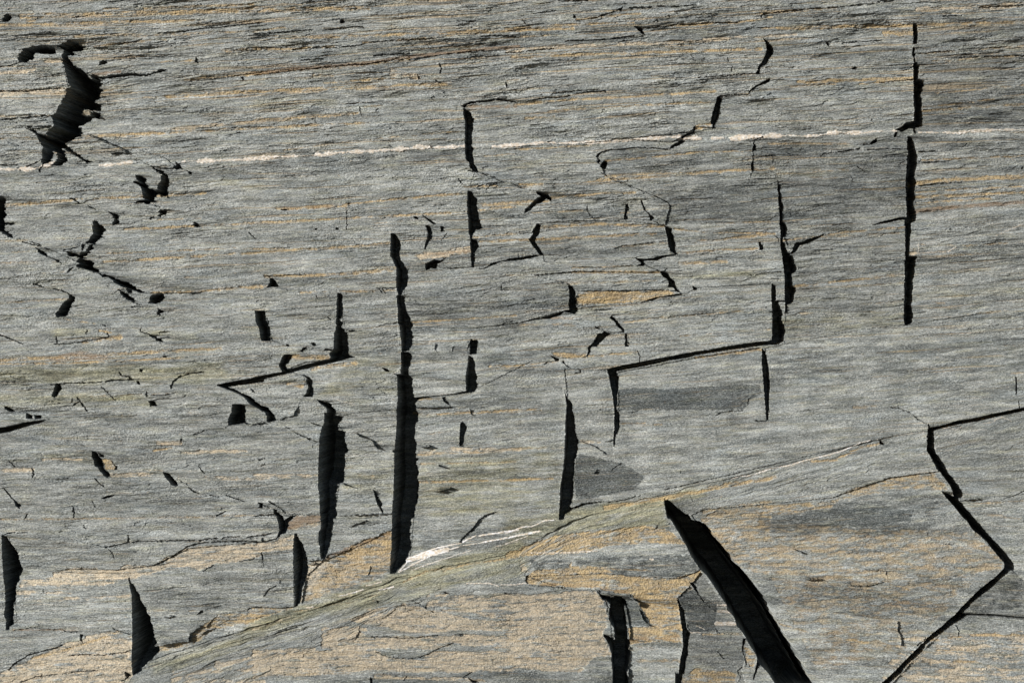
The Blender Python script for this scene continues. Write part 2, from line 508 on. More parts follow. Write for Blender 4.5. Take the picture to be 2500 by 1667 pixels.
CRACKS[(1860,0)] = """
5 880,1262 940,1255
7 515,1360 540,1338 700,1320 850,1295
4 910,1305 1100,1300 1260,1300
7 0,130 200,100 400,80 640,70 800,50 1000,30 1150,5
7 150,110 360,90
8 970,20 1100,0
5 940,360 1050,350
3 700,375 940,360
5 1580,145 1740,138
6 1900,65 2281,45
5 1400,1405 1600,1395 1720,1375 1900,1360 2281,1345
6 1750,1290 1785,1250
5 0,1360 130,1355
7 100,1380 95,1410
4 830,1450 900,1495
5 1180,1440 1240,1405
5 1020,720 1180,700 1320,690
3 1340,470 1600,450 1900,415 2100,410
5 1720,500 2281,490
4 1930,900 2080,880
5 1240,610 1280,600 1320,580
3 1360,1312 1500,1308
"""
GAPS[(1860,400)] = """
1262,-20 1350,-20 1360,10 1350,50 1335,80 1345,120 1360,150 1350,200 1335,230 1355,270 1340,310 1330,350 1350,400 1362,440 1355,500 1320,510 1315,580 1300,640 1295,700 1290,800 1368,800 1368,850 1355,950 1335,1020 1335,1100 1325,1140 1335,1190 1320,1220 1335,1320 1320,1380 1300,1393 1248,1402 1240,1350 1245,1170 1250,950 1255,650 1250,500 1265,450 1255,280 1250,160
138,155 160,195 170,290 182,350 180,500 205,515 228,560 215,610 190,640 185,680 205,690 225,760 270,795 290,810 300,860 315,900 312,940 262,955 270,1020 275,1060 312,1085 295,1160 275,1215 230,1220 228,1290 205,1292 205,1215 200,1000 190,900 180,800 165,720 160,500 150,300
240,790 270,750 290,700 300,685 350,680 400,655 500,625 550,605 545,620 480,655 400,690 330,710 310,750 270,785
950,535 1000,520 1080,495 1160,475 1220,465 1262,465 1262,482 1200,485 1100,508 1000,528
88,1040 115,1055 125,1100 125,1190 205,1190 205,1200 145,1200 165,1240 190,1280 190,1380 215,1410 218,1480 205,1535 160,1570 0,1575 0,1555 95,1535 95,1300 85,1150
0,715 15,730 10,755 0,750
1220,1175 1240,1170 1235,1190
2255,40 2281,20 2281,40
"""
CRACKS[(1860,400)] = """
6 550,605 640,600 740,580
3 620,535 750,515 800,518
7 1370,183 1500,165 1590,155
4 1600,160 1740,155
6 1930,325 2010,300 2100,285 2180,268 2281,262
6 1620,375 1720,360
6 0,955 180,940
5 775,110 795,155
4 1680,1255 1710,1275
6 105,620 150,650 155,700
3 1370,415 1440,400
"""
GAPS[(1860,820)] = """
0,52 90,42 95,-20 212,-20 203,45 150,65 60,78 0,82
1447,760 1460,770 1465,800 1600,770 1700,740 1830,720 1980,685 2150,650 2400,595 2400,630 2281,655 2100,695 1900,745 1700,775 1600,800 1500,825 1500,850 1508,870 1505,980 1530,1030 1590,1100 1620,1160 1680,1240 1750,1330 1770,1370 1770,1405 1740,1430 1800,1500 1875,1590 1760,1590 1650,1450 1600,1400 1565,1350 1610,1370 1680,1400 1640,1300 1570,1210 1520,1140 1480,1060 1430,1000 1440,900 1445,830
1120,615 1140,625 1135,632
2210,352 2225,365 2228,480 2222,512 2210,510
2235,562 2245,570 2248,625 2238,625
1025,910 1040,910 1072,955 1025,935
2080,1435 2130,1415 2200,1390 2400,1295 2400,1313 2200,1400 2120,1425
"""
CRACKS[(1860,820)] = """
6 1200,630 1290,670 1370,730 1445,768
5 1770,1435 1830,1418 1890,1420
4 1130,625 1200,632
"""
GAPS[(1860,1227)] = """
1630,-20 1735,-20 1790,40 1850,110 1930,200 1990,280 2090,380 2160,460 2220,550 2215,600 2180,595 2150,620 2090,670 2000,760 1900,830 1830,880 1810,920 1760,970 1850,973 2000,975 2150,990 2400,1015 2400,1025 2100,1000 1950,992 1810,995 1700,1060 1630,1110 1560,1160 1480,1210 1435,1235 1430,1270 1410,1310 1370,1340 1270,1420 1220,1490 1050,1670 940,1670 1150,1470 1230,1390 1310,1310 1390,1230 1450,1170 1560,1080 1690,970 1760,890 1850,800 1900,750 1980,690 2040,640 2110,570 2110,520 2040,440 1960,340 1900,280 1840,240 1780,150 1700,60
1445,265 1458,258 1450,305
1950,1440 1962,1440 1955,1475
"""
CRACKS[(1860,1227)] = """
9 2170,590 2210,620 2281,690 2400,790
7 1185,1040 1185,1110 1210,1170 1218,1245
6 1350,1240 1370,1210 1430,1175
4 1690,1075 1720,1120 1715,1170
4 390,672 520,672
4 770,725 930,725 1050,690
6 280,415 350,440
4 900,580 1000,590 1090,600
5 1585,360 1680,365
4 1080,600 1085,625
"""
# colour of the rock itself: kind strength width points (width 0 = filled outline)
# o ochre, p pale cream, r rust brown, w white vein, d dark grey, v olive
TINT = {}
TINT[(0,0)] = """
o .8 25 340,150 650,140 980,125
o .7 25 -60,240 0,230 300,175
o .6 35 650,320 1400,310 2281,275
o .7 20 800,400 1450,350
o 1 28 1600,685 2000,665 2281,640
o .9 30 1930,445 2281,435
p .8 60 -60,830 0,820 560,790
p .8 35 -60,645 0,640 300,610
p .8 25 380,530 520,520
o .7 12 -60,1020 0,1015 440,1005
r .8 25 780,635 1030,615
o .7 16 850,770 1200,730
o .7 18 900,80 1200,75
o .8 22 1250,80 1700,60 2281,40
p .5 40 1000,1180 1500,1130 2281,1040
o .6 12 960,860 1400,820 2281,730
o .7 22 1350,540 1680,520
o .5 20 -60,1210 300,1195
p .9 40 700,960 770,970
"""
TINT[(0,400)] = """
o .7 16 -60,680 0,675 450,655 780,640
o .6 10 -60,785 0,780 320,760
o .9 12 900,780 1500,755 2000,735 2281,740
o .7 14 -60,865 0,860 500,850
o .6 8 230,965 560,940
o .7 12 -60,1215 0,1210 600,1175
o 1 26 1300,1120 1700,1110 2100,1075 2281,1070
o .5 10 1600,990 1950,970
o .8 12 1340,490 1750,475
o .8 20 550,1350 820,1390
o .8 35 720,1550 1050,1500
o .8 20 860,1450 970,1470
v 1 45 470,1470 750,1470
d .5 50 30,130 300,90 600,110
v .4 60 1500,120 2281,200
v .4 60 1200,1470 1700,1500
o .3 40 1300,330 1500,350
"""
TINT[(0,820)] = """
o 1 20 -60,250 0,245 600,235 1100,215 1600,190
r .6 0 430,190 700,120 1000,190 850,210 430,220
v .7 160 -60,350 700,330 1500,320 1900,300
v .6 120 -60,550 600,540 1300,560
o .8 30 740,50 1060,20
o .6 12 780,525 1550,500
o .6 8 1060,690 2010,650
p .8 20 370,1080 700,1070
p .9 32 0,1170 280,1160
p .8 42 950,1210 1400,1190
p .8 30 1580,1010 2140,1000
p .8 40 1380,930 1570,920
o 1 18 1330,1000 1500,970
o .7 0 870,1070 950,1080 1000,1130 990,1175 920,1170
p .7 25 1540,1235 2281,1240
v .3 80 -60,1060 800,1040
d .35 120 0,760 900,740 1900,720
v .5 40 1520,420 2281,300
"""
TINT[(0,1227)] = """
p .95 0 80,1440 550,1230 720,1200 750,1160 1030,1120 1145,1160 1145,1480 1080,1700 -60,1700 -60,1520
o .9 26 200,1380 700,1240 1030,1130
o .6 16 100,1470 300,1420
p .9 0 430,610 700,570 980,590 1100,545 1300,560 1640,380 2281,345 2281,450 2200,490 1860,530 1740,590 1640,560 1480,560 1250,640 900,720 150,740 160,690 450,660
p .6 25 120,790 600,785
p .4 40 1120,820 200,850
r .7 14 100,1105 680,1110
o .75 0 1350,1250 1640,1215 1660,1140 1900,975 2150,945 2281,910 2281,1000 2150,1060 1850,1110 1680,1240 1350,1320
o .7 12 -60,150 0,145 1500,130 2281,105
p .8 60 1880,1420 2281,1370
p .6 30 1500,1490 2281,1450
o .5 12 1250,950 1720,945
v .7 110 1340,1450 1900,1280 2281,1120
p .6 50 1500,1540 2281,1560
d .3 200 1400,800 2000,850
"""
TINT[(620,0)] = """
r 1 30 -20,645 300,603 900,560 1350,495 1700,460 2050,425 2300,410
o .8 20 -20,650 300,615 900,575 1350,515
o .9 28 -20,430 350,425 700,405
o .9 18 -20,290 200,250 430,232
o .6 14 600,250 1250,230
o .9 18 950,375 1500,335 1750,310
o .9 16 1850,270 2281,255
o .8 30 520,660 680,660
o .8 22 600,720 1100,690 1440,670
p .9 0 1180,600 1430,650 1440,690 1180,690
o .9 22 -20,1040 600,1015 900,985
o .6 12 950,930 1300,910
o .8 12 250,1310 900,1220 1500,1170 1830,1135
p .6 30 280,800 600,800
r .7 30 1860,930 2281,920
o .6 14 1930,1360 2281,1340
o .5 20 0,30 420,45
d .6 50 1450,390 1900,390
d .4 50 0,330 900,320
d .3 70 900,480 200,500
d .5 60 300,1440 1830,1370
v .4 80 0,900 700,870
o .5 30 1800,30 2281,40
"""
TINT[(620,400)] = """
o 1 36 200,390 500,375 800,360
r .5 30 250,385 700,375
o .9 24 800,350 1200,310 1840,255
o .9 16 -20,740 700,735 900,710 1180,690
o .9 38 100,975 700,965 1220,920
o .8 18 400,1120 900,1110 1240,1100
o .9 18 1360,1380 1800,1350 2281,1320
p .9 55 1450,800 1870,750
r .6 25 1480,790 1870,760
o .9 25 1950,400 2281,370
o .8 16 1900,640 2281,605
o .5 25 1260,790 1450,790
o .6 10 1000,520 1380,490
o .8 22 1820,200 2120,190
o .6 20 0,1060 120,1070
v .7 18 370,320 800,310
d .7 60 1350,1250 1900,1280
d .6 50 1900,1220 2281,1250
d .5 90 1380,1430 2281,1420
v .4 60 0,450 600,480
o .4 10 160,1210 500,1195
o .4 10 800,1330 1250,1310
"""
TINT[(620,820)] = """
o .95 50 280,185 460,180 640,190
o .8 42 500,290 700,260 880,240
o .7 50 290,420 410,440
p .7 45 1420,1030 1700,1000 2300,1000
o .5 25 1420,1040 2000,1010
o .6 18 1450,1120 2281,1100
o .7 24 1420,555 1640,545
p .6 40 0,1220 550,1230
o .5 25 900,1210 1030,1230
o .6 12 1080,150 1270,140
o .5 8 1940,110 2281,90
o .8 20 2050,265 2281,260
w .4 8 680,540 860,600
w .35 8 860,600 1230,610
v .5 0 1450,1060 2281,1020 2281,1567 1400,1567
v .35 0 780,1080 1210,1080 1200,1400 740,1400
o .5 20 0,500 40,500
v .35 0 860,200 1260,150 1240,500 520,540
o .4 10 1400,870 1780,825
"""
TINT[(620,1227)] = """
p .9 0 620,490 820,410 860,360 1080,290 1195,240 1190,540 1010,550 980,640 600,800 400,870 460,600 470,540 600,500
o 1 0 620,490 820,410 860,360 1080,290 1195,240 1195,440 1000,480 820,500
r .7 40 640,480 830,400 1000,330 1180,270
r .9 0 300,170 370,115 580,110 580,160 420,210 290,240
p .6 30 320,220 575,190
p .85 0 -20,360 210,320 345,280 345,390 0,440
p .95 0 820,1020 1000,930 1300,880 1500,930 1900,1010 2300,1030 2300,1130 1850,1100 1400,1130 1000,1060
p .95 0 590,1090 980,1080 970,1170 1580,1165 1850,1150 2300,1160 2300,1270 1750,1230 1600,1270 1040,1270 580,1260
p .95 0 -20,1290 580,1260 1050,1280 1150,1340 1400,1365 1600,1290 2300,1290 2300,1450 1700,1480 1000,1460 500,1500 -20,1530
p .6 0 1500,800 2281,800 2281,1000 1900,1000 1500,900
o .5 26 820,1010 1000,960 1300,890
o .35 26 0,1330 900,1310
o .5 18 250,1500 900,1480
d .3 60 0,1500 800,1540
d .7 0 1020,1480 2281,1470 2281,1700 1020,1700
p .8 24 1050,1520 1700,1530 2000,1550
o .7 0 -20,910 250,915 360,905 200,960 -20,1020
v 1 120 -20,1090 600,900 900,810 1250,670 1700,550 2300,410
v .6 200 700,900 1250,760 1900,600 2300,560
o .8 10 350,950 600,900 900,860
p .9 12 -20,1110 350,980
o .7 16 1650,600 1850,540
o .85 22 1300,690 1500,600 2300,475
p .4 14 1000,820 1250,740
d .4 0 1500,740 2300,720 2300,790 1600,790
w 1 11 1260,600 1300,560 1350,500 1450,450 1600,400 1800,355 1930,290
w 1 40 1330,510 1500,460 1680,415
w 1 11 1260,605 1400,535 1600,440 1780,390
w .9 6 1370,590 1700,480 1890,420
w 1 13 1960,290 2150,262 2300,240
w 1 13 2000,345 2300,290
w .7 8 1800,380 2000,345
w .6 6 2100,385 2300,340
w .9 9 800,800 950,760
w .9 8 980,725 1110,690
w 1 12 1090,760 1210,735
w .9 10 460,912 520,905
w .8 8 740,810 790,800
w .9 8 1850,705 2050,700 2130,725
w .8 6 2150,715 2300,715
w .5 5 1530,735 1600,725
"""
TINT[(1240,0)] = """
o .9 28 -20,915 300,888 700,860 1200,835 1800,800
o .9 20 350,965 1000,925 1800,890
r .4 12 0,915 120,905
o .7 26 150,1030 400,1010
o .9 0 1625,1095 1770,1070 1770,1110 1630,1135
o .9 22 1260,1365 1600,1330 2120,1312
o .7 22 850,1400 1200,1370
o .7 22 -20,1300 350,1290 700,1262
o .6 14 900,1520 2000,1490
p .9 26 -20,450 600,400 1400,370 2200,318
o .9 22 -20,255 500,215 1100,200
o .9 22 600,170 1000,130 1150,120
o .9 26 1400,230 2000,195 2300,150
r .7 16 500,8 800,3
o .7 10 1250,665 1400,660
o .6 10 1740,680 2150,645
o .6 18 -20,330 600,300
o .8 16 1840,830 2100,815
d .5 70 900,450 1600,420
d .5 60 500,60 1600,50
d .4 60 -20,290 900,260
d .4 60 850,1450 2100,1380
d .3 70 700,1030 1400,980
v .4 60 0,1420 750,1400
o .5 14 -20,700 180,690
"""
TINT[(1240,400)] = """
o 1 0 600,1110 1000,1108 1400,1098 1480,1130 1200,1195 900,1212 595,1230
o .9 26 560,940 1320,945
o .8 12 560,905 1100,890
o .9 34 280,550 800,520 1360,545
o .6 12 -20,600 200,590
o .9 24 370,290 800,265 1100,250
o .7 30 100,180 300,180
o .8 18 600,170 900,145
o .8 20 850,110 1500,80 2100,50
o .6 14 100,430 650,405
o .6 20 980,430 1180,415
o .7 18 980,720 1390,690
o .9 20 1480,775 1900,745 2180,740
o .6 40 1500,860 1900,850
o .8 10 -20,970 400,960
o .9 14 1450,565 1750,600 2281,600
o .8 12 1600,530 2281,500
o .7 16 1000,1385 1300,1340 2281,1260
o .7 12 1500,1500 2281,1440
o .6 26 100,1400 580,1400
r .5 30 380,1340 560,1340
v .6 60 1400,980 2281,965
o .6 16 520,1045 1300,1010
d .75 0 1250,300 1700,250 2300,200 2300,500 1450,540
d .5 0 450,760 1200,720 1050,800 500,850
d .5 60 400,60 -20,80
d .4 100 -20,1080 500,1070
v .4 60 600,1280 1200,1300
"""
TINT[(1240,820)] = """
o .95 22 700,180 1130,140
o .8 18 -20,270 430,230
o .7 0 370,140 690,150 680,190 440,200
o .95 34 1640,190 1900,155 2210,120
o .4 20 1000,290 1100,280
o .8 12 980,765 1200,755
o .9 10 1270,770 1350,770
o .5 10 1500,890 1620,890
o .95 50 850,1500 1300,1420 1500,1390 1900,1300 2300,1240
v .9 80 560,1540 1300,1440 1700,1370
D 1 0 960,470 1150,450 1400,460 1800,440 2200,420 2210,510 2100,560 2050,640 1700,645 1100,640 960,620
D .95 0 620,1030 850,1080 1000,1110 1200,1230 1100,1340 800,1400 600,1450 580,1200
d .6 60 1400,190 2200,175
d .35 40 960,690 1500,720
d .5 60 0,300 500,290
p .5 24 640,925 800,920
v .3 0 0,900 480,900 440,1500 0,1500
v .35 50 1500,1340 2281,1180
o .4 30 0,990 480,975
w 1 8 1950,1245 2010,1220 2080,1220 2150,1205 2220,1180 2290,1155
"""
TINT[(1240,1227)] = """
p .9 0 -20,800 760,770 850,900 870,1050 820,1130 900,1330 740,1340 620,1480 -20,1430
o .3 30 0,1080 800,1060
o .4 30 0,1200 860,1180
o .35 40 0,1350 700,1350
d .3 20 400,1080 800,1120
o 1 0 150,600 400,580 800,560 1000,640 1450,660 1680,590 1700,640 1590,700 1610,760 1480,810 1520,1100 1520,1230 1280,1220 1060,1260 1050,1110 1270,1090 1230,1030 1150,900 1080,800 960,790 770,750 350,730 180,710
r .55 24 300,715 770,740 1050,790
r .5 50 1060,1210 1510,1190
r .4 40 1060,1290 1300,1290
p .5 90 1400,700 1200,900 1350,1000
o .5 30 1060,1400 1500,1390
o .95 0 -20,440 150,380 400,290 650,260 1200,200 1400,240 1550,360 1200,350 900,370 700,430 -20,480
o .9 20 560,490 540,560 870,560
o .7 14 540,560 1260,590
p .6 50 110,540 150,600
o .55 0 1700,60 2300,-20 2300,650 2060,600 1850,380 1700,170
v .7 0 -20,180 500,60 1370,10 1400,220 650,240 200,330 -20,400
D .6 0 180,500 520,500 530,590 250,590
D .6 0 580,490 1600,440 1650,600 1480,650 900,630 880,560 600,550
D .75 0 1480,800 1600,750 1830,900 1810,1130 1600,1140 1560,1000
D .8 0 780,750 1070,790 1270,1090 1040,1090 1010,850
d .35 0 1590,1160 2050,1180 2080,1420 1560,1420
d .3 40 0,730 700,770
o .8 0 1520,1550 1640,1450 1900,1460 1990,1500 1990,1700 1520,1700
o .7 0 2060,1250 2170,1320 2140,1450 2080,1400
o .7 20 1700,1155 2050,1150
d .6 0 -20,1450 620,1500 900,1340 910,1700 -20,1700
w 1 9 -20,272 130,215 210,210 330,155 400,152
w 1 13 -20,310 200,265 280,250
w .8 6 -20,360 180,290
w .8 9 200,440 450,440 600,430 780,420
w .8 16 1240,492 1262,490
w .6 10 0,715 170,700
w .8 18 1830,900 1900,890
w .75 26 1840,950 1960,960
w .8 34 1820,1060 1980,1060
w .8 9 1600,1140 1690,1140
w .7 9 1650,1080 1720,1110
w .6 8 1160,660 1260,655
w .6 5 770,170 800,168
w .6 5 1110,125 1190,115
"""
TINT[(1860,0)] = """
o .8 14 1370,470 1700,445 2300,398
o .7 26 1400,540 1900,510 2300,490
o .8 15 1420,810 1900,770 2300,740
o .8 14 1410,930 1700,900 2300,830
o .9 16 1360,1395 1720,1378 2300,1358
o .9 44 1780,1550 2300,1530
o .85 0 1040,270 1320,270 1315,320 1060,320
o .95 22 850,730 1100,710 1320,700
o .8 12 -20,780 300,750 650,730
p .7 40 1350,80 1900,70 2300,40
o .9 10 120,330 400,335
o .8 20 -20,120 400,85 640,75
o .6 20 0,250 900,220
p .6 20 -20,320 300,300
o .6 26 -20,1250 900,1250
o .5 12 130,1480 750,1470
o .4 12 600,400 1300,370
v .5 40 130,1520 760,1480
d .5 0 50,380 550,390 1280,420 1280,560 50,480
d .6 0 1420,900 1700,870 2300,850 2300,1100 1700,1120 1420,1110
d .5 0 1380,1200 2300,1180 2300,1330 1380,1330
d .5 0 1400,580 1800,580 1850,650 1400,660
d .5 0 150,1320 1260,1310 1260,1567 900,1500 500,1420
"""
TINT[(1860,400)] = """
o 1 46 1360,165 1700,130 2300,110
o .7 22 1360,240 1900,215 2300,195
o .9 22 1360,345 1600,320 2000,300
r .8 40 1350,410 1500,390 1800,365 2300,335
o .7 12 1400,700 1800,710 2300,680
o .8 20 180,665 460,640 740,590 1250,550
o .6 22 300,650 1200,600
o .6 16 130,90 750,50
o .5 12 370,118 760,125
o .5 16 300,1055 700,1065 1240,1035
o .6 12 850,1220 1230,1195
o .5 16 300,1300 460,1300
o .5 16 1350,1200 1600,1210
o .5 20 1800,1310 2150,1280
v .4 160 230,1400 1200,1330
v .5 60 1340,1140 2281,1100
d .65 0 170,160 1250,90 1255,330 250,540 185,500
d .3 0 280,920 1240,780 1240,1000 300,1050
d .5 60 1320,1270 1700,1250
d .3 60 1320,850 2281,880
p .5 0 1300,740 1360,740 1360,800 1300,800
w .9 7 1370,776 1500,768 1630,760 1700,725
w .7 4 1375,690 1375,775
w .35 12 2000,640 2100,600 2281,520
"""
TINT[(1860,820)] = """
o .62 0 -20,1500 600,1420 760,1340 1000,1270 1110,1230 1500,1190 1600,1300 1560,1340 1300,1330 1000,1370 700,1420 600,1500 -20,1580
o .9 22 700,1045 850,970 1050,935
o .9 24 430,1092 660,1080
o .7 18 640,1060 820,1010
o .8 30 -20,1240 120,1230
o .6 24 1780,1480 2281,1440
o .7 50 1480,1200 1600,1330
o .35 30 800,620 1000,620
o .6 8 2170,325 2290,320
o .45 10 1950,85 2281,80
d .4 60 -20,1130 500,1040 850,900
d .45 0 760,1400 1600,1370 1600,1600 300,1600
d .3 0 1540,830 2281,700 2281,900 1540,1000
d .3 60 1700,480 2200,440
w 1 9 -20,1185 60,1155 150,1140 230,1128 350,1090 450,1065 600,1030 700,1000 850,930 940,908
w .9 4 1000,900 1150,875 1250,855 1420,838
w .7 6 1580,805 1640,800 1700,820 1750,790
w .7 5 1930,765 2030,750 2060,720 2110,710 2180,740
"""
TINT[(1860,1227)] = """
o .5 0 -20,310 1000,300 1500,300 1900,330 2110,480 2080,600 1300,640 1000,700 700,690 -20,620
o .7 40 -20,40 560,30
o .5 40 600,320 1000,340
o .9 26 650,1180 940,1230
o .7 24 180,1080 400,1140
o .8 30 1690,1390 1930,1400
p .6 0 1230,1480 1700,1470 2300,1490 2300,1570 1400,1570
o .7 30 1450,1210 1900,1160 2300,1150
o .7 18 1450,1290 2050,1290
o .8 18 1080,700 1290,760
o .6 18 1450,770 1750,760
o .5 30 1950,110 2281,140
o .5 16 450,1060 650,1070
o .4 14 740,1070 900,1085
o .4 30 950,1340 1110,1350
p .5 60 1900,1230 2281,1200
D .78 0 -20,100 700,50 1330,60 1250,280 -20,280
D .73 0 350,720 700,730 1000,760 1400,850 1550,960 1000,1020 500,950
D .58 0 1350,620 1750,640 1750,740 1380,720
D .48 0 1780,750 2281,650 2281,980 1850,950
D .48 0 600,1100 1000,1150 700,1300 550,1200
D .48 0 1300,1380 1700,1350 1700,1470 1260,1470
d .4 60 1200,1500 1350,1567
"""
VEINS = {}     # upper quartz vein: width points
VEINS[(0,0)] = """
30 860,1440 1130,1412
30 1580,1400 1900,1395 2300,1378
34 -60,1480 0,1475 300,1470 400,1440 450,1420
"""
VEINS[(620,0)] = """
34 -20,1376 180,1370
24 180,1362 540,1350
38 545,1345 620,1345
28 620,1335 800,1325 1250,1300
38 1270,1300 1400,1285 1540,1280
26 1540,1285 1700,1280 1830,1270
28 2080,1272 2300,1265
"""
VEINS[(1240,0)] = """
28 -20,1265 150,1255 300,1238 500,1245 650,1240 800,1240 1000,1225 1150,1210 1280,1202
30 1280,1205 1380,1195 1500,1195
40 1540,1202 1600,1200 1680,1205
30 1780,1200 1880,1200
38 1950,1210 2050,1195 2150,1190 2300,1183
"""
VEINS[(1860,0)] = """
34 -20,1192 100,1185 250,1178 380,1185 500,1180 600,1155
32 600,1150 720,1155 900,1155 1000,1140 1160,1140
26 1380,1150 1600,1150 1700,1155 1820,1138 2000,1130 2400,1128
"""
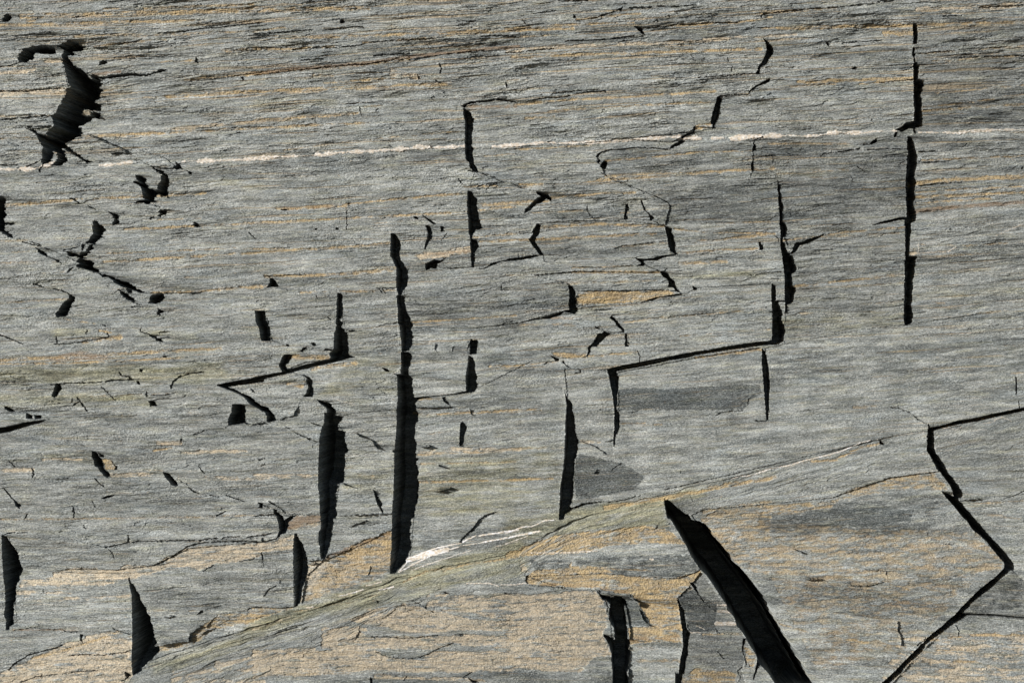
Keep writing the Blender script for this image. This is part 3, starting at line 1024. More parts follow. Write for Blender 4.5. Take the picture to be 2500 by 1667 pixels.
# slabs bounded by the open joints, in layout units: label, outline
SLABS = [
("broad grey slab capped by the long jagged crack and ending at a stepped edge", "1133,262 1180,248 1220,242 1290,250 1340,240 1420,229 1480,224 1620,222 1828,233 1757,237 1738,312 1697,310 1680,325 1640,347 1530,340 1400,352 1300,356 1137,362 1135,300"),
("smooth grey slab between the stepped edge and the upper end of the right-hand gap", "1863,95 1885,110 1870,150 1850,182 1877,195 1830,232 1757,237 1740,312 1742,330 1880,330 2040,328 2185,318 2231,297 2231,57 2100,75 1980,88"),
("dark speckled slab right of the gap, just above the pinkish end of the quartz vein", "2231,57 2520,40 2520,318 2400,320 2240,324 2232,322"),
("long streaky slab under the quartz vein, its lower side cut by a slanting hairline crack", "1137,362 1300,356 1555,346 1478,368 1456,380 1475,425 1600,480 1636,500 1625,550 1540,540 1400,538 1345,490 1310,468 1240,445 1160,418"),
("dark grey slab below the vein between the slanting hairline and a thin upright gap", "1478,368 1640,350 1840,336 1842,345 1835,420 1898,440 1905,550 1905,600 1660,555 1625,545 1636,500 1600,480 1475,425 1456,380"),
("blotchy dark slab with a curling crack, left of the tall right-hand gap", "1840,336 2180,328 2215,330 2212,530 2120,550 2010,570 1960,590 1925,600 1905,560 1898,440 1835,420"),
("squarish greenish-grey slab left of the foot of the tall right-hand gap", "1925,615 1955,590 2010,572 2120,550 2212,530 2210,790 2100,805 1918,838 1921,700 1915,620"),
("big striped slab with the brightest ochre bands, right of the tall gap", "2217,335 2232,322 2520,318 2520,750 2350,770 2210,793"),
("small grey slab with an ochre top between the short gap and a bent notch", "1150,548 1240,552 1305,545 1292,580 1327,622 1240,634 1152,652"),
("wedge slab above the bent notch, crossed by thin tan layers, under a diagonal crack", "1143,465 1160,418 1240,445 1310,468 1345,485 1300,520 1283,520 1305,545 1240,552 1150,548"),
("pale layered slab right of the bent notch with a blunt dark-edged tip", "1327,622 1296,583 1312,546 1400,538 1540,540 1620,550 1634,600 1650,622 1560,635 1545,645 1400,655 1330,640"),
("grey layer resting directly on the ochre tongue", "1300,672 1400,662 1610,665 1655,708 1403,708 1388,693 1340,680"),
("smooth ochre tongue of rock tapering to a black point", "1403,709 1650,709 1668,720 1560,738 1408,745"),
("long clean slab overhanging the black horizontal crack", "1490,770 1520,810 1530,840 1560,890 1700,862 1890,832 1883,692 1700,702 1668,722 1560,740 1470,748"),
("dark-streaked slab right of the middle of the tall central gap", "993,655 1100,660 1300,672 1388,695 1392,755 1265,788 1160,800 1002,800 1000,740 985,715 995,680"),
("small upright block between the tall central gap and a short dark notch", "1000,802 1145,822 1143,870 1136,957 1070,966 1012,978 1000,930 1003,860"),
("large speckled slab right of the foot of the tall central gap", "1010,980 1070,968 1150,960 1160,950 1300,880 1378,955 1380,1000 1365,1262 1240,1300 1160,1300 1090,1340 1000,1362 1010,1250 1015,1050"),
("slab with the dark triangular patch, wedged between two upright gaps", "1385,965 1378,900 1480,905 1498,980 1498,1090 1500,1130 1580,1180 1600,1197 1400,1247 1395,1252 1412,1080 1400,1030"),
("rectangular sunken panel with a dark horizontal smear", "1505,910 1700,873 1860,848 1868,950 1872,1027 1700,1032 1512,1037 1510,950"),
("largest smooth grey slab, flecked with tiny ochre spots, above the white calcite line", "1870,850 1925,838 2100,805 2215,792 2520,748 2520,985 2380,1015 2268,1046 2115,1078 1900,1130 1620,1195 1500,1130 1505,1037 1700,1032 1875,1027"),
("grey slab with squiggly white threads at its top edge", "2275,1055 2400,1020 2520,995 2520,1200 2350,1222 2355,1210 2345,1180 2290,1110 2280,1060"),
("narrow pale slab right of the lower slanting gap", "2350,1225 2520,1205 2520,1445 2470,1390 2440,1340 2360,1240"),
("smooth grey band under the white calcite line, above the ochre scalloped edge", "1640,1205 1900,1140 2262,1062 2265,1105 2290,1150 2170,1165 2030,1215 1720,1245 1690,1262 1660,1240"),
("great ochre-streaked slab between the two slanting gaps in the lower right", "1690,1262 1720,1245 2030,1215 2170,1165 2290,1150 2330,1215 2300,1205 2450,1370 2455,1385 2300,1540 2155,1700 1990,1700 1880,1500 1740,1310"),
("dark grey triangular slab at the right edge, below the elbow of the gap", "2475,1398 2520,1430 2520,1515 2345,1503 2400,1452"),
("tan-banded slab in the bottom right corner", "2345,1507 2520,1520 2520,1700 2170,1700 2260,1590"),
("tan and grey slab left of the widest slanting shadow", "1240,1330 1370,1268 1450,1250 1622,1217 1640,1262 1700,1370 1712,1390 1660,1412 1510,1408 1290,1400 1200,1350"),
("deep orange hollow with a T-shaped outline", "1284,1408 1470,1400 1650,1412 1690,1425 1655,1455 1666,1570 1655,1640 1650,1700 1535,1700 1540,1540 1530,1480 1490,1450 1380,1438"),
("dark grey block right of the orange hollow", "1655,1458 1690,1425 1712,1395 1770,1480 1815,1548 1686,1550"),
("lighter block with an ochre foot, below the dark grey block", "1686,1552 1815,1550 1830,1580 1812,1640 1830,1700 1655,1700 1670,1600"),
("pale cream crusted slab along the bottom, left of the short black gap", "850,1460 960,1470 1280,1445 1460,1440 1490,1490 1495,1600 1497,1700 300,1700 500,1590 640,1530"),
("rough orange slab left of the foot of the tall central gap", "795,1368 860,1340 960,1295 953,1402 900,1420 735,1472 745,1410 790,1365"),
("narrow plain grey block between two short upright gaps", "722,1305 778,1300 780,1365 788,1370 750,1378 735,1330"),
("square grey block with a straight lower edge, lower left", "323,1418 480,1390 716,1330 718,1480 600,1487 480,1560 390,1570 370,1510 350,1450"),
("pale striated block between the two leftmost lower gaps", "20,1310 45,1380 130,1400 300,1400 312,1420 322,1540 190,1530 40,1530 30,1440"),
("pinkish crumbly slab in the bottom left corner", "20,1545 190,1542 320,1545 323,1650 300,1700 -20,1700 -20,1540"),
("thin grey plate with a wavy lower edge over pale rock, lower left", "262,1336 330,1322 480,1318 640,1312 640,1320 460,1338 370,1381 280,1391 185,1390 130,1395 60,1350 150,1310"),
("wide smooth slab running left from the broad upright gap", "-20,1060 590,1000 770,1020 778,1255 700,1257 640,1262 540,1260 -20,1268"),
("tall grey slab between the broad gap and the tall central gap", "800,990 840,1010 970,1000 965,1100 958,1253 815,1258 835,1100 830,1050"),
("grey tapering slab directly above the rough orange one", "812,1262 956,1255 955,1290 860,1335 795,1362 805,1300"),
("slab between the hooked gap and the top of the tall central gap", "830,715 965,705 970,790 975,910 960,915 850,872 845,820 833,760"),
("plain slab left of the hooked gap, above the ochre ledge", "640,760 820,745 815,850 700,845 660,830 650,780"),
("ochre ledge tucked under the long slanting crack of the hooked gap", "690,905 740,885 800,877 870,880 840,900 760,910 700,925"),
("small three-cornered slab under the hooked gap", "560,950 690,908 740,915 750,960 735,970 700,1020 660,1000 600,960"),
("thin lens-shaped plate slanting down to the quartz vein, upper left", "298,366 345,368 400,385 425,405 420,412 365,405 330,385"),
("pale sliver jutting left into the large dark hole", "-20,168 60,152 145,143 160,185 168,212 -20,222"),
("yellowish ledge just below the pale sliver, beside the large dark hole", "-20,226 158,218 140,262 125,282 -20,292"),
]

# wider tone bands, in layout units
TINT[(9999,0)] = """
o .6 0 740,1470 800,1380 950,1310 955,1390 900,1420
o .35 0 1900,1280 2400,1300 2380,1420 2200,1600 2000,1640 1880,1400
p .35 0 2200,1560 2500,1540 2500,1667 2150,1667
d 0.57 60 900,110 1300,95 1800,60 2500,20
d 0.52 40 1000,140 1150,120
d 0.62 26 620,172 1000,150 1180,130
d 0.62 30 1400,70 2000,25
d 0.47 40 420,430 900,390 1140,375
d 0.57 50 1500,395 2200,360
d 0.72 90 1650,500 2200,450
d 0.52 40 1160,520 1500,510
d 0.62 40 1000,770 1500,720
d 0.47 60 1010,640 1400,600
d 0.52 40 1180,880 1400,860
d 0.47 50 980,880 1140,850
d 0.57 60 1000,1000 1350,990
d .3 40 0,920 600,890
d .3 40 30,1130 700,1050
d .3 60 200,1230 780,1210
d .3 30 380,700 900,690
d 0.47 50 2260,440 2500,430
d 0.62 60 2260,250 2500,240
d 0.42 60 2250,640 2500,620
d 0.47 80 1900,900 2500,860
d 0.52 50 1050,1180 1360,1150
d 0.62 60 1050,1330 1350,1290
d 0.62 50 1200,1460 1700,1470
d 0.62 80 1880,1280 2250,1260
d 0.72 90 1900,1450 2300,1470
d 0.52 60 2000,1610 2180,1600
o .9 12 400,232 1100,205
o .9 8 200,330 900,300
o .9 8 0,500 500,470
o .9 7 300,560 1100,520
o .9 8 250,640 900,600
o .9 9 1160,500 1340,490
o .9 8 1320,1000 1000,1015
o .9 8 1170,590 1600,570
o .9 9 1700,590 1890,570
o .9 9 1460,440 1890,410
o .9 8 1930,700 2200,670
o .9 9 2240,480 2500,470
o .9 7 2240,270 2500,255
o .9 10 0,880 540,850
o .9 8 1010,1180 1350,1170
o .9 14 50,40 900,20
o .9 10 0,62 500,50
o .9 9 700,95 1400,70
o .9 10 1250,140 1860,120
o .9 10 1900,70 2500,55
o .9 12 1950,200 2230,190
"""
# ---------------------------------------------------------------- grid
FS = 1.15                                   # spacing of the fine grid in layout units
x0, x1, y0, y1 = -30.0, 2600.0, -30.0, 1700.0
fx = np.arange(x0, x1, FS); fy = np.arange(y0, y1, FS)
def grow(start, sgn, dist):
    out, p, d = [], start, FS
    while abs(p - start) < dist:
        d = min(d * 1.25, 60.0); p += sgn * d; out.append(p)
    return out
gx = np.array(grow(fx[0], -1, 3200)[::-1] + list(fx) + grow(fx[-1], 1, 3200))
gy = np.array(grow(fy[0], -1, 2500)[::-1] + list(fy) + grow(fy[-1], 1, 900))
ox = int(np.searchsorted(gx, fx[0])); oy = int(np.searchsorted(gy, fy[0]))
NX, NY = len(gx), len(gy); nx, ny = len(fx), len(fy)
f4 = np.float32

def perlin(x, y, seed):
    rng = np.random.RandomState(seed)
    N = 512
    ang = rng.rand(N, N).astype(f4) * 6.2831853
    gxr, gyr = np.cos(ang), np.sin(ang)
    xi = np.floor(x).astype(np.int32); yi = np.floor(y).astype(np.int32)
    xf = (x - xi).astype(f4); yf = (y - yi).astype(f4)
    u = xf * xf * xf * (xf * (xf * 6 - 15) + 10); v = yf * yf * yf * (yf * (yf * 6 - 15) + 10)
    X0 = xi & 511; X1 = (xi + 1) & 511; Y0 = yi & 511; Y1 = (yi + 1) & 511
    a = gxr[Y0, X0] * xf + gyr[Y0, X0] * yf
    b = gxr[Y0, X1] * (xf - 1) + gyr[Y0, X1] * yf
    c = gxr[Y1, X0] * xf + gyr[Y1, X0] * (yf - 1)
    d = gxr[Y1, X1] * (xf - 1) + gyr[Y1, X1] * (yf - 1)
    t = a + u * (b - a); w = c + u * (d - c)
    return (t + v * (w - t)) * 1.5
def fbm(x, y, seed, o=4, g=0.5):
    r = 0; a = 1.0
    for k in range(o):
        r = r + a * perlin(x * 2 ** k + 17.3 * k, y * 2 ** k + 9.1 * k, seed + k); a *= g
    return r
def sstep(a, b, t):
    t = np.clip((t - a) / (b - a), 0, 1); return t * t * (3 - 2 * t)

GX, GY = np.meshgrid(gx.astype(f4), gy.astype(f4))
# lie of the foliation: slope field integrated along x, bent into the shear band that crosses the lower part
cx = np.array([0, 625, 1250, 1875, 2500]); cy = np.array([0, 400, 800, 1200, 1667])
SL = np.array([[.03, .08, .07, .05, .04], [.035, .045, .045, .04, .04], [.035, .05, .05, .06, .06],
               [.0, .03, .05, .08, .03], [.05, .02, .0, -.02, -.02]])
def slope_at(yv):
    yc = np.clip(yv, 0, 1667)
    return np.stack([np.interp(yc, cy, SL[:, k]) for k in range(5)], 1)
sr = slope_at(gy)
SLF = np.empty((NY, NX), f4)
xc = np.clip(gx, 0, 2500)
for j in range(NY): SLF[j] = np.interp(xc, cx, sr[j])
cum = np.concatenate([np.zeros((NY, 1), f4), np.cumsum(0.5 * (SLF[:, 1:] + SLF[:, :-1]) * np.diff(gx)[None, :].astype(f4), 1)], 1)
i0 = int(np.searchsorted(gx, 1250)); cum -= cum[:, i0:i0 + 1]
V = GY + cum
bx = np.array([-400, 330, 620, 788, 872, 971, 1097, 1260, 1400, 1620, 1900, 2115, 2270, 2500, 3000])
by = np.array([1680, 1625, 1530, 1480, 1451, 1412, 1384, 1348, 1270, 1205, 1138, 1080, 1050, 1010, 950])
BY = np.interp(gx, bx, by).astype(f4)[None, :]
BY = BY + 3.2 * perlin(GX[:1] / 55, GY[:1] * 0 + 3.3, 201) + 1.8 * perlin(GX[:1] / 17, GY[:1] * 0 + 7.7, 202)
wob = 14 * perlin(GX / 90, GY / 40, 6) + 6 * perlin(GX / 25, GY / 12, 7)
lower = 70 + 60 * sstep(1100, 500, GX) + wob * 1.6
band = (GY > BY + 1.5) & (GY < BY + lower)
V = np.where(band, (GY - BY) * 0.9 + 0.10 * (GY + cum) + 1245, V)
V = V + 5 * perlin(GX / 330, GY / 120, 3) + 1.6 * perlin(GX / 70, GY / 22, 4)
U = GX
del cum, SLF

# ---------------------------------------------------------------- rasterise the traced layout on the fine grid
def pts(line): return np.array([[float(a) for a in p.split(',')] for p in line])
def box(P, pad):
    a = max(0, int((P[:, 0].min() - pad - x0) / FS)); b = min(nx, int((P[:, 0].max() + pad - x0) / FS) + 2)
    c = max(0, int((P[:, 1].min() - pad - y0) / FS)); d = min(ny, int((P[:, 1].max() + pad - y0) / FS) + 2)
    return a, b, c, d
wx = 1.0 * perlin(GX[oy:oy+ny, ox:ox+nx] / 12, GY[oy:oy+ny, ox:ox+nx] / 5, 11)
wx = wx + 0.8 * np.round(1.6 * perlin(GX[oy:oy+ny, ox:ox+nx] / 40, GY[oy:oy+ny, ox:ox+nx] / 4, 13))
wy = 1.1 * perlin(GX[oy:oy+ny, ox:ox+nx] / 7, GY[oy:oy+ny, ox:ox+nx] / 7, 12)
FXm, FYm = GX[oy:oy+ny, ox:ox+nx], GY[oy:oy+ny, ox:ox+nx]
def inside(P, warp=0.55):
    a, b, c, d = box(P, 3)
    if a >= b or c >= d: return None
    X = FXm[c:d, a:b] + warp * wx[c:d, a:b]; Y = FYm[c:d, a:b] + warp * wy[c:d, a:b]
    m = np.zeros(X.shape, bool); n = len(P)
    for i in range(n):
        xa, ya = P[i]; xb, yb = P[(i + 1) % n]
        if ya == yb: continue
        cr = ((ya > Y) != (yb > Y)) & (X < (xb - xa) * (Y - ya) / (yb - ya) + xa)
        m ^= cr
    return (slice(c, d), slice(a, b)), m
def dist(P, pad, warp=1.0):
    a, b, c, d = box(P, pad)
    if a >= b or c >= d: return None
    X = FXm[c:d, a:b] + warp * wx[c:d, a:b]; Y = FYm[c:d, a:b] + warp * wy[c:d, a:b]
    D = np.full(X.shape, 1e9, f4)
    for i in range(len(P) - 1):
        ax, ay = P[i]; bx_, by_ = P[i + 1]; ex, ey = bx_ - ax, by_ - ay
        t = np.clip(((X - ax) * ex + (Y - ay) * ey) / max(ex * ex + ey * ey, 1e-6), 0, 1)
        D = np.minimum(D, np.hypot(X - ax - t * ex, Y - ay - t * ey))
    return (slice(c, d), slice(a, b)), D
K = 1 / 3.564
gap = np.zeros((ny, nx), bool); hair = np.zeros((ny, nx), bool)
for (tx, ty), txt in GAPS.items():
    for l in txt.strip().splitlines():
        P = pts(l.split()) * K + (tx, ty)
        r = inside(P, 2.3 if tx == 0 and ty < 500 else 0.6)
        if r: gap[r[0]] |= r[1]
for (tx, ty), txt in CRACKS.items():
    for l in txt.strip().splitlines():
        f = l.split(); w = float(f[0]) * K; P = pts(f[1:]) * K + (tx, ty)
        r = dist(P, w + 3, 1.3)
        if r:
            sl_ = r[0]
            wn = (w * 0.5 + 0.5) * (0.85 + 0.9 * perlin(FXm[sl_] / 13, FYm[sl_] / 13, 21))
            hair[sl_] |= r[1] < np.maximum(wn, 0.0)
def blur(a, n):
    for ax in (0, 1):
        c = np.cumsum(np.pad(a, [(n + 1, n) if q == ax else (0, 0) for q in (0, 1)], mode='edge'), axis=ax, dtype=np.float64)
        L = a.shape[ax]
        a = ((np.take(c, np.arange(2 * n + 1, 2 * n + 1 + L), ax) - np.take(c, np.arange(0, L), ax)) / (2 * n + 1)).astype(f4)
    return a
# ragged far side of the gaps: run length left before the sun-facing wall
def run(M, forward, k=KY / KX):
    out = np.zeros(M.shape, f4); cols = range(nx) if forward else range(nx - 1, -1, -1)
    prev = np.zeros(ny, f4)
    for j in cols:
        sh = np.empty_like(prev)
        if forward: sh[1:] = prev[:-1]; sh[0] = prev[0]
        else: sh[:-1] = prev[1:]; sh[-1] = prev[-1]
        cur = (1 - k) * prev + k * sh
        prev = np.where(M[:, j], cur + FS, 0).astype(f4); out[:, j] = prev
    return out
Ef = run(gap, True); Xb = run(gap, False); W = Ef + Xb
wide = gap & (W > 9) & (Xb < 4)
for s_ in range(1, int(3.2 / FS) + 1): gap[:, s_:] |= wide[:, :-s_]
Ef = run(gap, True); Xb = run(gap, False); W = Ef + Xb
rag = np.clip(3.6 * perlin(FXm / 50, FYm / 14, 31) + 1.8 * perlin(FXm / 30, FYm / 4, 32) + 1.6 * perlin(FXm / 50, FYm / 40, 33) + 2.4, 0, 6) * np.clip((W - 6) / 30, 0, 1.1)
W0 = W; gap &= ~((Xb < rag) & (W > 5)); W = np.where(gap, run(gap, True) + run(gap, False), 0); gap &= ~((W < 4.5) & (W0 > 9))
M = gap | hair
Ef = run(M, True); Xb = run(M, False); W = np.where(M, Ef + Xb, 0)
Wn = W.copy()
Wn = np.where(M, blur(Wn, 12) / np.maximum(blur(M.astype(f4), 12), .05), 0)
depth = np.where(M, np.minimum(9.0 * Ef, 3.7 * Wn / KX + 3), 0).astype(f4)  # dug far deeper than the shadow run needs, so the floors stay black
depth = np.where(hair & ~gap, np.minimum(depth, 9), depth)
# the surface beyond a gap lies lower and climbs back slowly
R = np.zeros((ny, nx), f4); prev = np.zeros(ny, f4); kk = 0.12; dec = math.exp(-FS / 300.0)
for j in range(nx):
    sh = prev.copy(); sh[1:] = prev[:-1]
    cur = ((1 - kk) * prev + kk * sh) * dec
    cur[1:-1] = 0.94 * cur[1:-1] + 0.03 * (cur[:-2] + cur[2:])
    g = 0.78 * W[:, j] / KX * gap[:, j]
    prev = np.maximum(cur, np.minimum(g, 44)).astype(f4); R[:, j] = prev
edge = np.minimum(1, np.minimum((fx[-1] - fx) / 30, 1)).astype(f4); R *= edge[None, :]
Rg = np.zeros((NY, NX), f4); Dg = np.zeros((NY, NX), f4); Mg = np.zeros((NY, NX), bool)
Rg[oy:oy+ny, ox:ox+nx] = R * (1 - M); 
Rg[oy:oy+ny, ox:ox+nx] += np.where(M, np.maximum(depth, 0), 0) ; Mg[oy:oy+ny, ox:ox+nx] = M
GPg = np.zeros((NY, NX), bool); GPg[oy:oy+ny, ox:ox+nx] = gap

# ---------------------------------------------------------------- tint masks
T = {k: np.zeros((ny, nx), f4) for k in 'oprwdvD'}
for (tx, ty), txt in TINT.items():
    K2, tx = (1.0, 0) if tx == 9999 else (K, tx)
    for l in txt.strip().splitlines():
        f = l.split(); kind = f[0]; st = float(f[1]); w = float(f[2]) * K2; P = pts(f[3:]) * K2 + (tx, ty)
        if w == 0:
            r = inside(P, 2.0)
            if r: T[kind][r[0]] = np.maximum(T[kind][r[0]], st * r[1])
        else:
            r = dist(P, w * 1.1 + 3, 0.8 if kind == 'w' else 1.5)
            if r:
                hw = w * 0.5 * (1.15 if kind == 'w' else 0.85 if kind == 'o' else 1.0)
                T[kind][r[0]] = np.maximum(T[kind][r[0]], st * (1 - sstep(hw * 0.6, hw * 1.25, r[1])))
Vf = V[oy:oy+ny, ox:ox+nx]; Uf = U[oy:oy+ny, ox:ox+nx]
nA = fbm(Uf / 85, Vf / 11, 41, 4, 0.6); nB = fbm(Uf / 26, Vf / 7, 45, 4, 0.6)
def rough(m, n, amp, soft=0.5):
    return sstep(0.5 - soft, 0.5 + soft, m + amp * n * np.clip(m * 5, 0, 1))
T['d'] = np.maximum(0.75 * rough(blur(T['d'], 4), nA + 0.5 * nB, 0.6, .45), rough(blur(T['D'], 1), nB + 0.5 * nA, 0.35, .25)); T['v'] = rough(blur(T['v'], 9), nA, 0.4, .5)
T['o'] = rough(blur(T['o'], 1), nB + nA, 0.72, .5) * np.clip(0.35 + 0.95 * blur(T['o'], 1), 0, 1); T['p'] = rough(blur(T['p'], 2), nB + 1.5 * nA, 0.5, .3)
T['r'] = rough(blur(T['r'], 1), nB, 0.4, .4)
T['w'] = rough(T['w'], perlin(FXm / 5, FYm / 3, 55) + perlin(FXm / 16, FYm / 7, 56), 0.3, .3)
vein = np.zeros((ny, nx), f4)
for (tx, ty), txt in VEINS.items():
    for l in txt.strip().splitlines():
        f = l.split(); w = float(f[0]) * K * 1.15; P = pts(f[1:]) * K + (tx, ty)
        r = dist(P, w + 4, 1.6)
        if r:
            lump = 0.8 + 0.95 * perlin(FXm[r[0]] / 26, FYm[r[0]] / 60, 61) + 0.3 * perlin(FXm[r[0]] / 5, FYm[r[0]] / 9, 62)
            hw = w * 0.5 * lump
            vein[r[0]] = np.maximum(vein[r[0]], np.clip(1 - r[1] / np.maximum(hw, .5), 0, 1))
vein *= ~gap
def full(a):
    o = np.zeros((NY, NX), f4); o[oy:oy+ny, ox:ox+nx] = a
    e = np.ones((ny, nx), f4)
    return o
To, Tp, Tr, Tw, Td, Tv = [full(T[k]) for k in 'oprwdv']; Vn = full(vein)
# thin ochre seams follow the foliation everywhere, more of them near the top
sm = fbm(U / 420, V / 6.0, 71, 3, 0.6)
topw = 0.26 * (1 - sstep(150, 430, GY)) + 0.02
sm = sstep(0.62 - topw, 0.92 - topw, sm) * 0.75 * (1 - 0.6 * sstep(860, 1000, GY))
To = np.maximum(To, sm)

# ---------------------------------------------------------------- relief
coarse = 2.2 * perlin(U / 300, V / 60, 81) + 1.1 * perlin(U / 120, V / 22, 82)
f = fbm(U / 190, V / 24, 84, 4, 0.55) * 3.2
q = np.floor(f); fr = f - q
patch = sstep(-.25, .45, perlin(U / 260, V / 70, 86) + 0.5 * perlin(U / 90, V / 18, 87))
layers = (q + sstep(0.0, 0.12, fr)) * (0.75 + 1.2 * (1 - sstep(110, 430, GY))) * (0.45 + 0.9 * patch)
f2 = fbm(U / 60, V / 7, 88, 3, 0.55) * 2.3
q2 = np.floor(f2); sparse = sstep(.0, .55, perlin(U / 140, V / 40, 117) + .25)
flakes = (q2 + sstep(0, 0.2, f2 - q2)) * (0.25 + 0.75 * patch)
plates = fbm(U / 120, V / 16, 111, 3, .55); flakes = flakes + 2.2 * sstep(.42, .46, plates) - 2.0 * sstep(.5, .54, -plates)
amp = np.clip(0.55 + 0.9 * fbm(U / 150, V / 50, 95, 2), 0.15, 1.6)
stri = 0.85 * (0.5 * perlin(U / 15, V / 3.6, 91) + 0.5 * perlin(U / 6.5, V / 2.3, 92) + 0.4 * perlin(GX / 3.1, GY / 2.6, 93) + 0.5 * perlin((GX + 0.8 * GY) / 5, (GY - 0.3 * GX) / 3, 94))
crust = np.clip(np.maximum(To, Tp), 0, 1)
cr = perlin(GX / 7, GY / 5, 96) * 1.0 + perlin(GX / 3.4, GY / 2.8, 97) * 0.8
calm = 1 - 0.72 * sstep(760, 860, GY) * sstep(980, 1150, GX) - 0.35 * (GY > 420) * (1 - sstep(980, 1150, GX)) * sstep(420, 560, GY)
calm = np.clip(calm + 0.35 * sstep(0.1, 0.5, perlin(GX / 160, GY / 60, 113)), 0.2, 1)
H = coarse + (layers + flakes) * calm * (0.6 + 0.6 * sparse) + stri * amp * (1 - 0.35 * crust) + To * (0.8 * cr - 1.8) * (1 - .6 * Tp) + Tp * (0.45 * cr + 1.0 * perlin(GX / 20, GY / 8, 115) - 1.7)
# quartz and calcite stand a little proud, lumpy
H = H * (1 - 0.6 * np.clip(Vn * 3, 0, 1)) + np.clip(Vn * 2, 0, 1) * (1.1 + 0.5 * perlin(GX / 8, GY / 5, 98)) + 0.8 * Tw
# bottoms and sides of the gaps: coarser broken rock
H = np.where(GPg, H * 0.6 + 1.6 * fbm(GX / 18, GY / 12, 99, 3), H)
tone = np.ones((NY, NX), f4); off = np.zeros((NY, NX), f4); rs = np.random.RandomState(8)
for lab, poly in SLABS:
    P = pts(poly.split()); r = inside(P, 1.2)
    a_, b_, c_ = rs.uniform(-2.2, 2.2), rs.uniform(-.012, .012), rs.uniform(-.03, .03)
    for kw, v_ in (('lens-shaped', 4.5), ('tongue', -5), ('orange hollow', -6), ('sunken', -3), ('rough orange', -4), ('ochre ledge', -3),
                   ('wavy lower edge', 4), ('largest', 0), ('cream crusted', 1)):
        if kw in lab: a_ = v_
    if r:
        mx, my = P.mean(0); sub = off[oy:oy+ny, ox:ox+nx][r[0]]
        val = a_ + b_ * (FXm[r[0]] - mx) + c_ * (FYm[r[0]] - my); sub[r[1]] = val[r[1]]
        tn = rs.uniform(.86, 1.12)
        for kw, v_ in (('lens-shaped', 1.14), ('pale sliver', 1.1), ('dark speckled', .72), ('dark grey slab below', .86), ('blotchy dark', .78), ('greenish-grey', .84), ('dark-streaked', .85), ('largest smooth', .98),
                       ('squiggly', .88), ('dark grey triangular', .68), ('dark grey block', .66), ('smooth grey band', 1.0), ('long clean', 1.02), ('brightest ochre', .9), ('pale striated', 1.15),
                       ('square grey block', .95), ('great ochre', .95), ('dark triangular', .92), ('sunken', .95)):
            if kw in lab: tn = v_
        tone[oy:oy+ny, ox:ox+nx][r[0]][r[1]] = tn
H = H - Rg + off
# the rock above the slanting seam stands a little forward of the sheared band below it
H = H + np.clip(2.6 + 4.5 * perlin(GX / 75, GY / 200, 203), .3, 5) * (1 - sstep(-1.2, 1.2, GY - BY + 1.5 * perlin(GX / 14, GY / 14, 119))) * sstep(200, 420, GX) * (1 - sstep(2230, 2320, GX)) * (GY > BY - 420) * sstep(-420, -120, GY - BY)
far = sstep(0, 1500, np.maximum(np.maximum(-GX, GX - 2500), np.maximum(-GY, GY - 1667)))
H = H + far * 60 * perlin(GX / 700, GY / 500, 101)

# ---------------------------------------------------------------- which cell belongs to which slab
ID = np.zeros((NY, NX), np.int16)
for n_, (lab, poly) in enumerate(SLABS):
    r = inside(pts(poly.split()), 1.5)
    if r:
        sub = ID[oy:oy+ny, ox:ox+nx][r[0]]; sub[r[1]] = n_ + 1
QV, CV = len(SLABS) + 1, len(SLABS) + 2
ID[Vn > 0.12] = QV
ID[(Tw > 0.42) & (GY > 1020) & (Vn <= 0.12) & (np.abs(GY - BY + 15) < 60)] = CV
cid = ID[:-1, :-1]
# the pieces of the two veins, found by flood fill; crumbs go back to the rock around them
def pieces(code, least):
    todo = set(map(tuple, np.argwhere(cid == code).tolist())); out = []
    while todo:
        stack = [todo.pop()]; comp = []
        while stack:
            a, b = stack.pop(); comp.append((a, b))
            for n in ((a+1, b), (a-1, b), (a, b+1), (a, b-1), (a+1, b+1), (a-1, b-1), (a+1, b-1), (a-1, b+1)):
                if n in todo: todo.discard(n); stack.append(n)
        comp = np.array(comp)
        if len(comp) < least: cid[comp[:, 0], comp[:, 1]] = 0
        else: out.append(comp)
    return sorted(out, key=lambda q: q[:, 1].min())
VP = [('quartz_vein', q) for q in pieces(QV, 300)] + [('calcite_thread', q) for q in pieces(CV, 85)]
for k_, (n_, q) in enumerate(VP): cid[q[:, 0], q[:, 1]] = 500 + k_
if 0: print('PIECE', n_, len(q), gx[q[:, 1].min()].round(), gx[q[:, 1].max()].round(), gy[q[:, 0].min()].round(), gy[q[:, 0].max()].round())

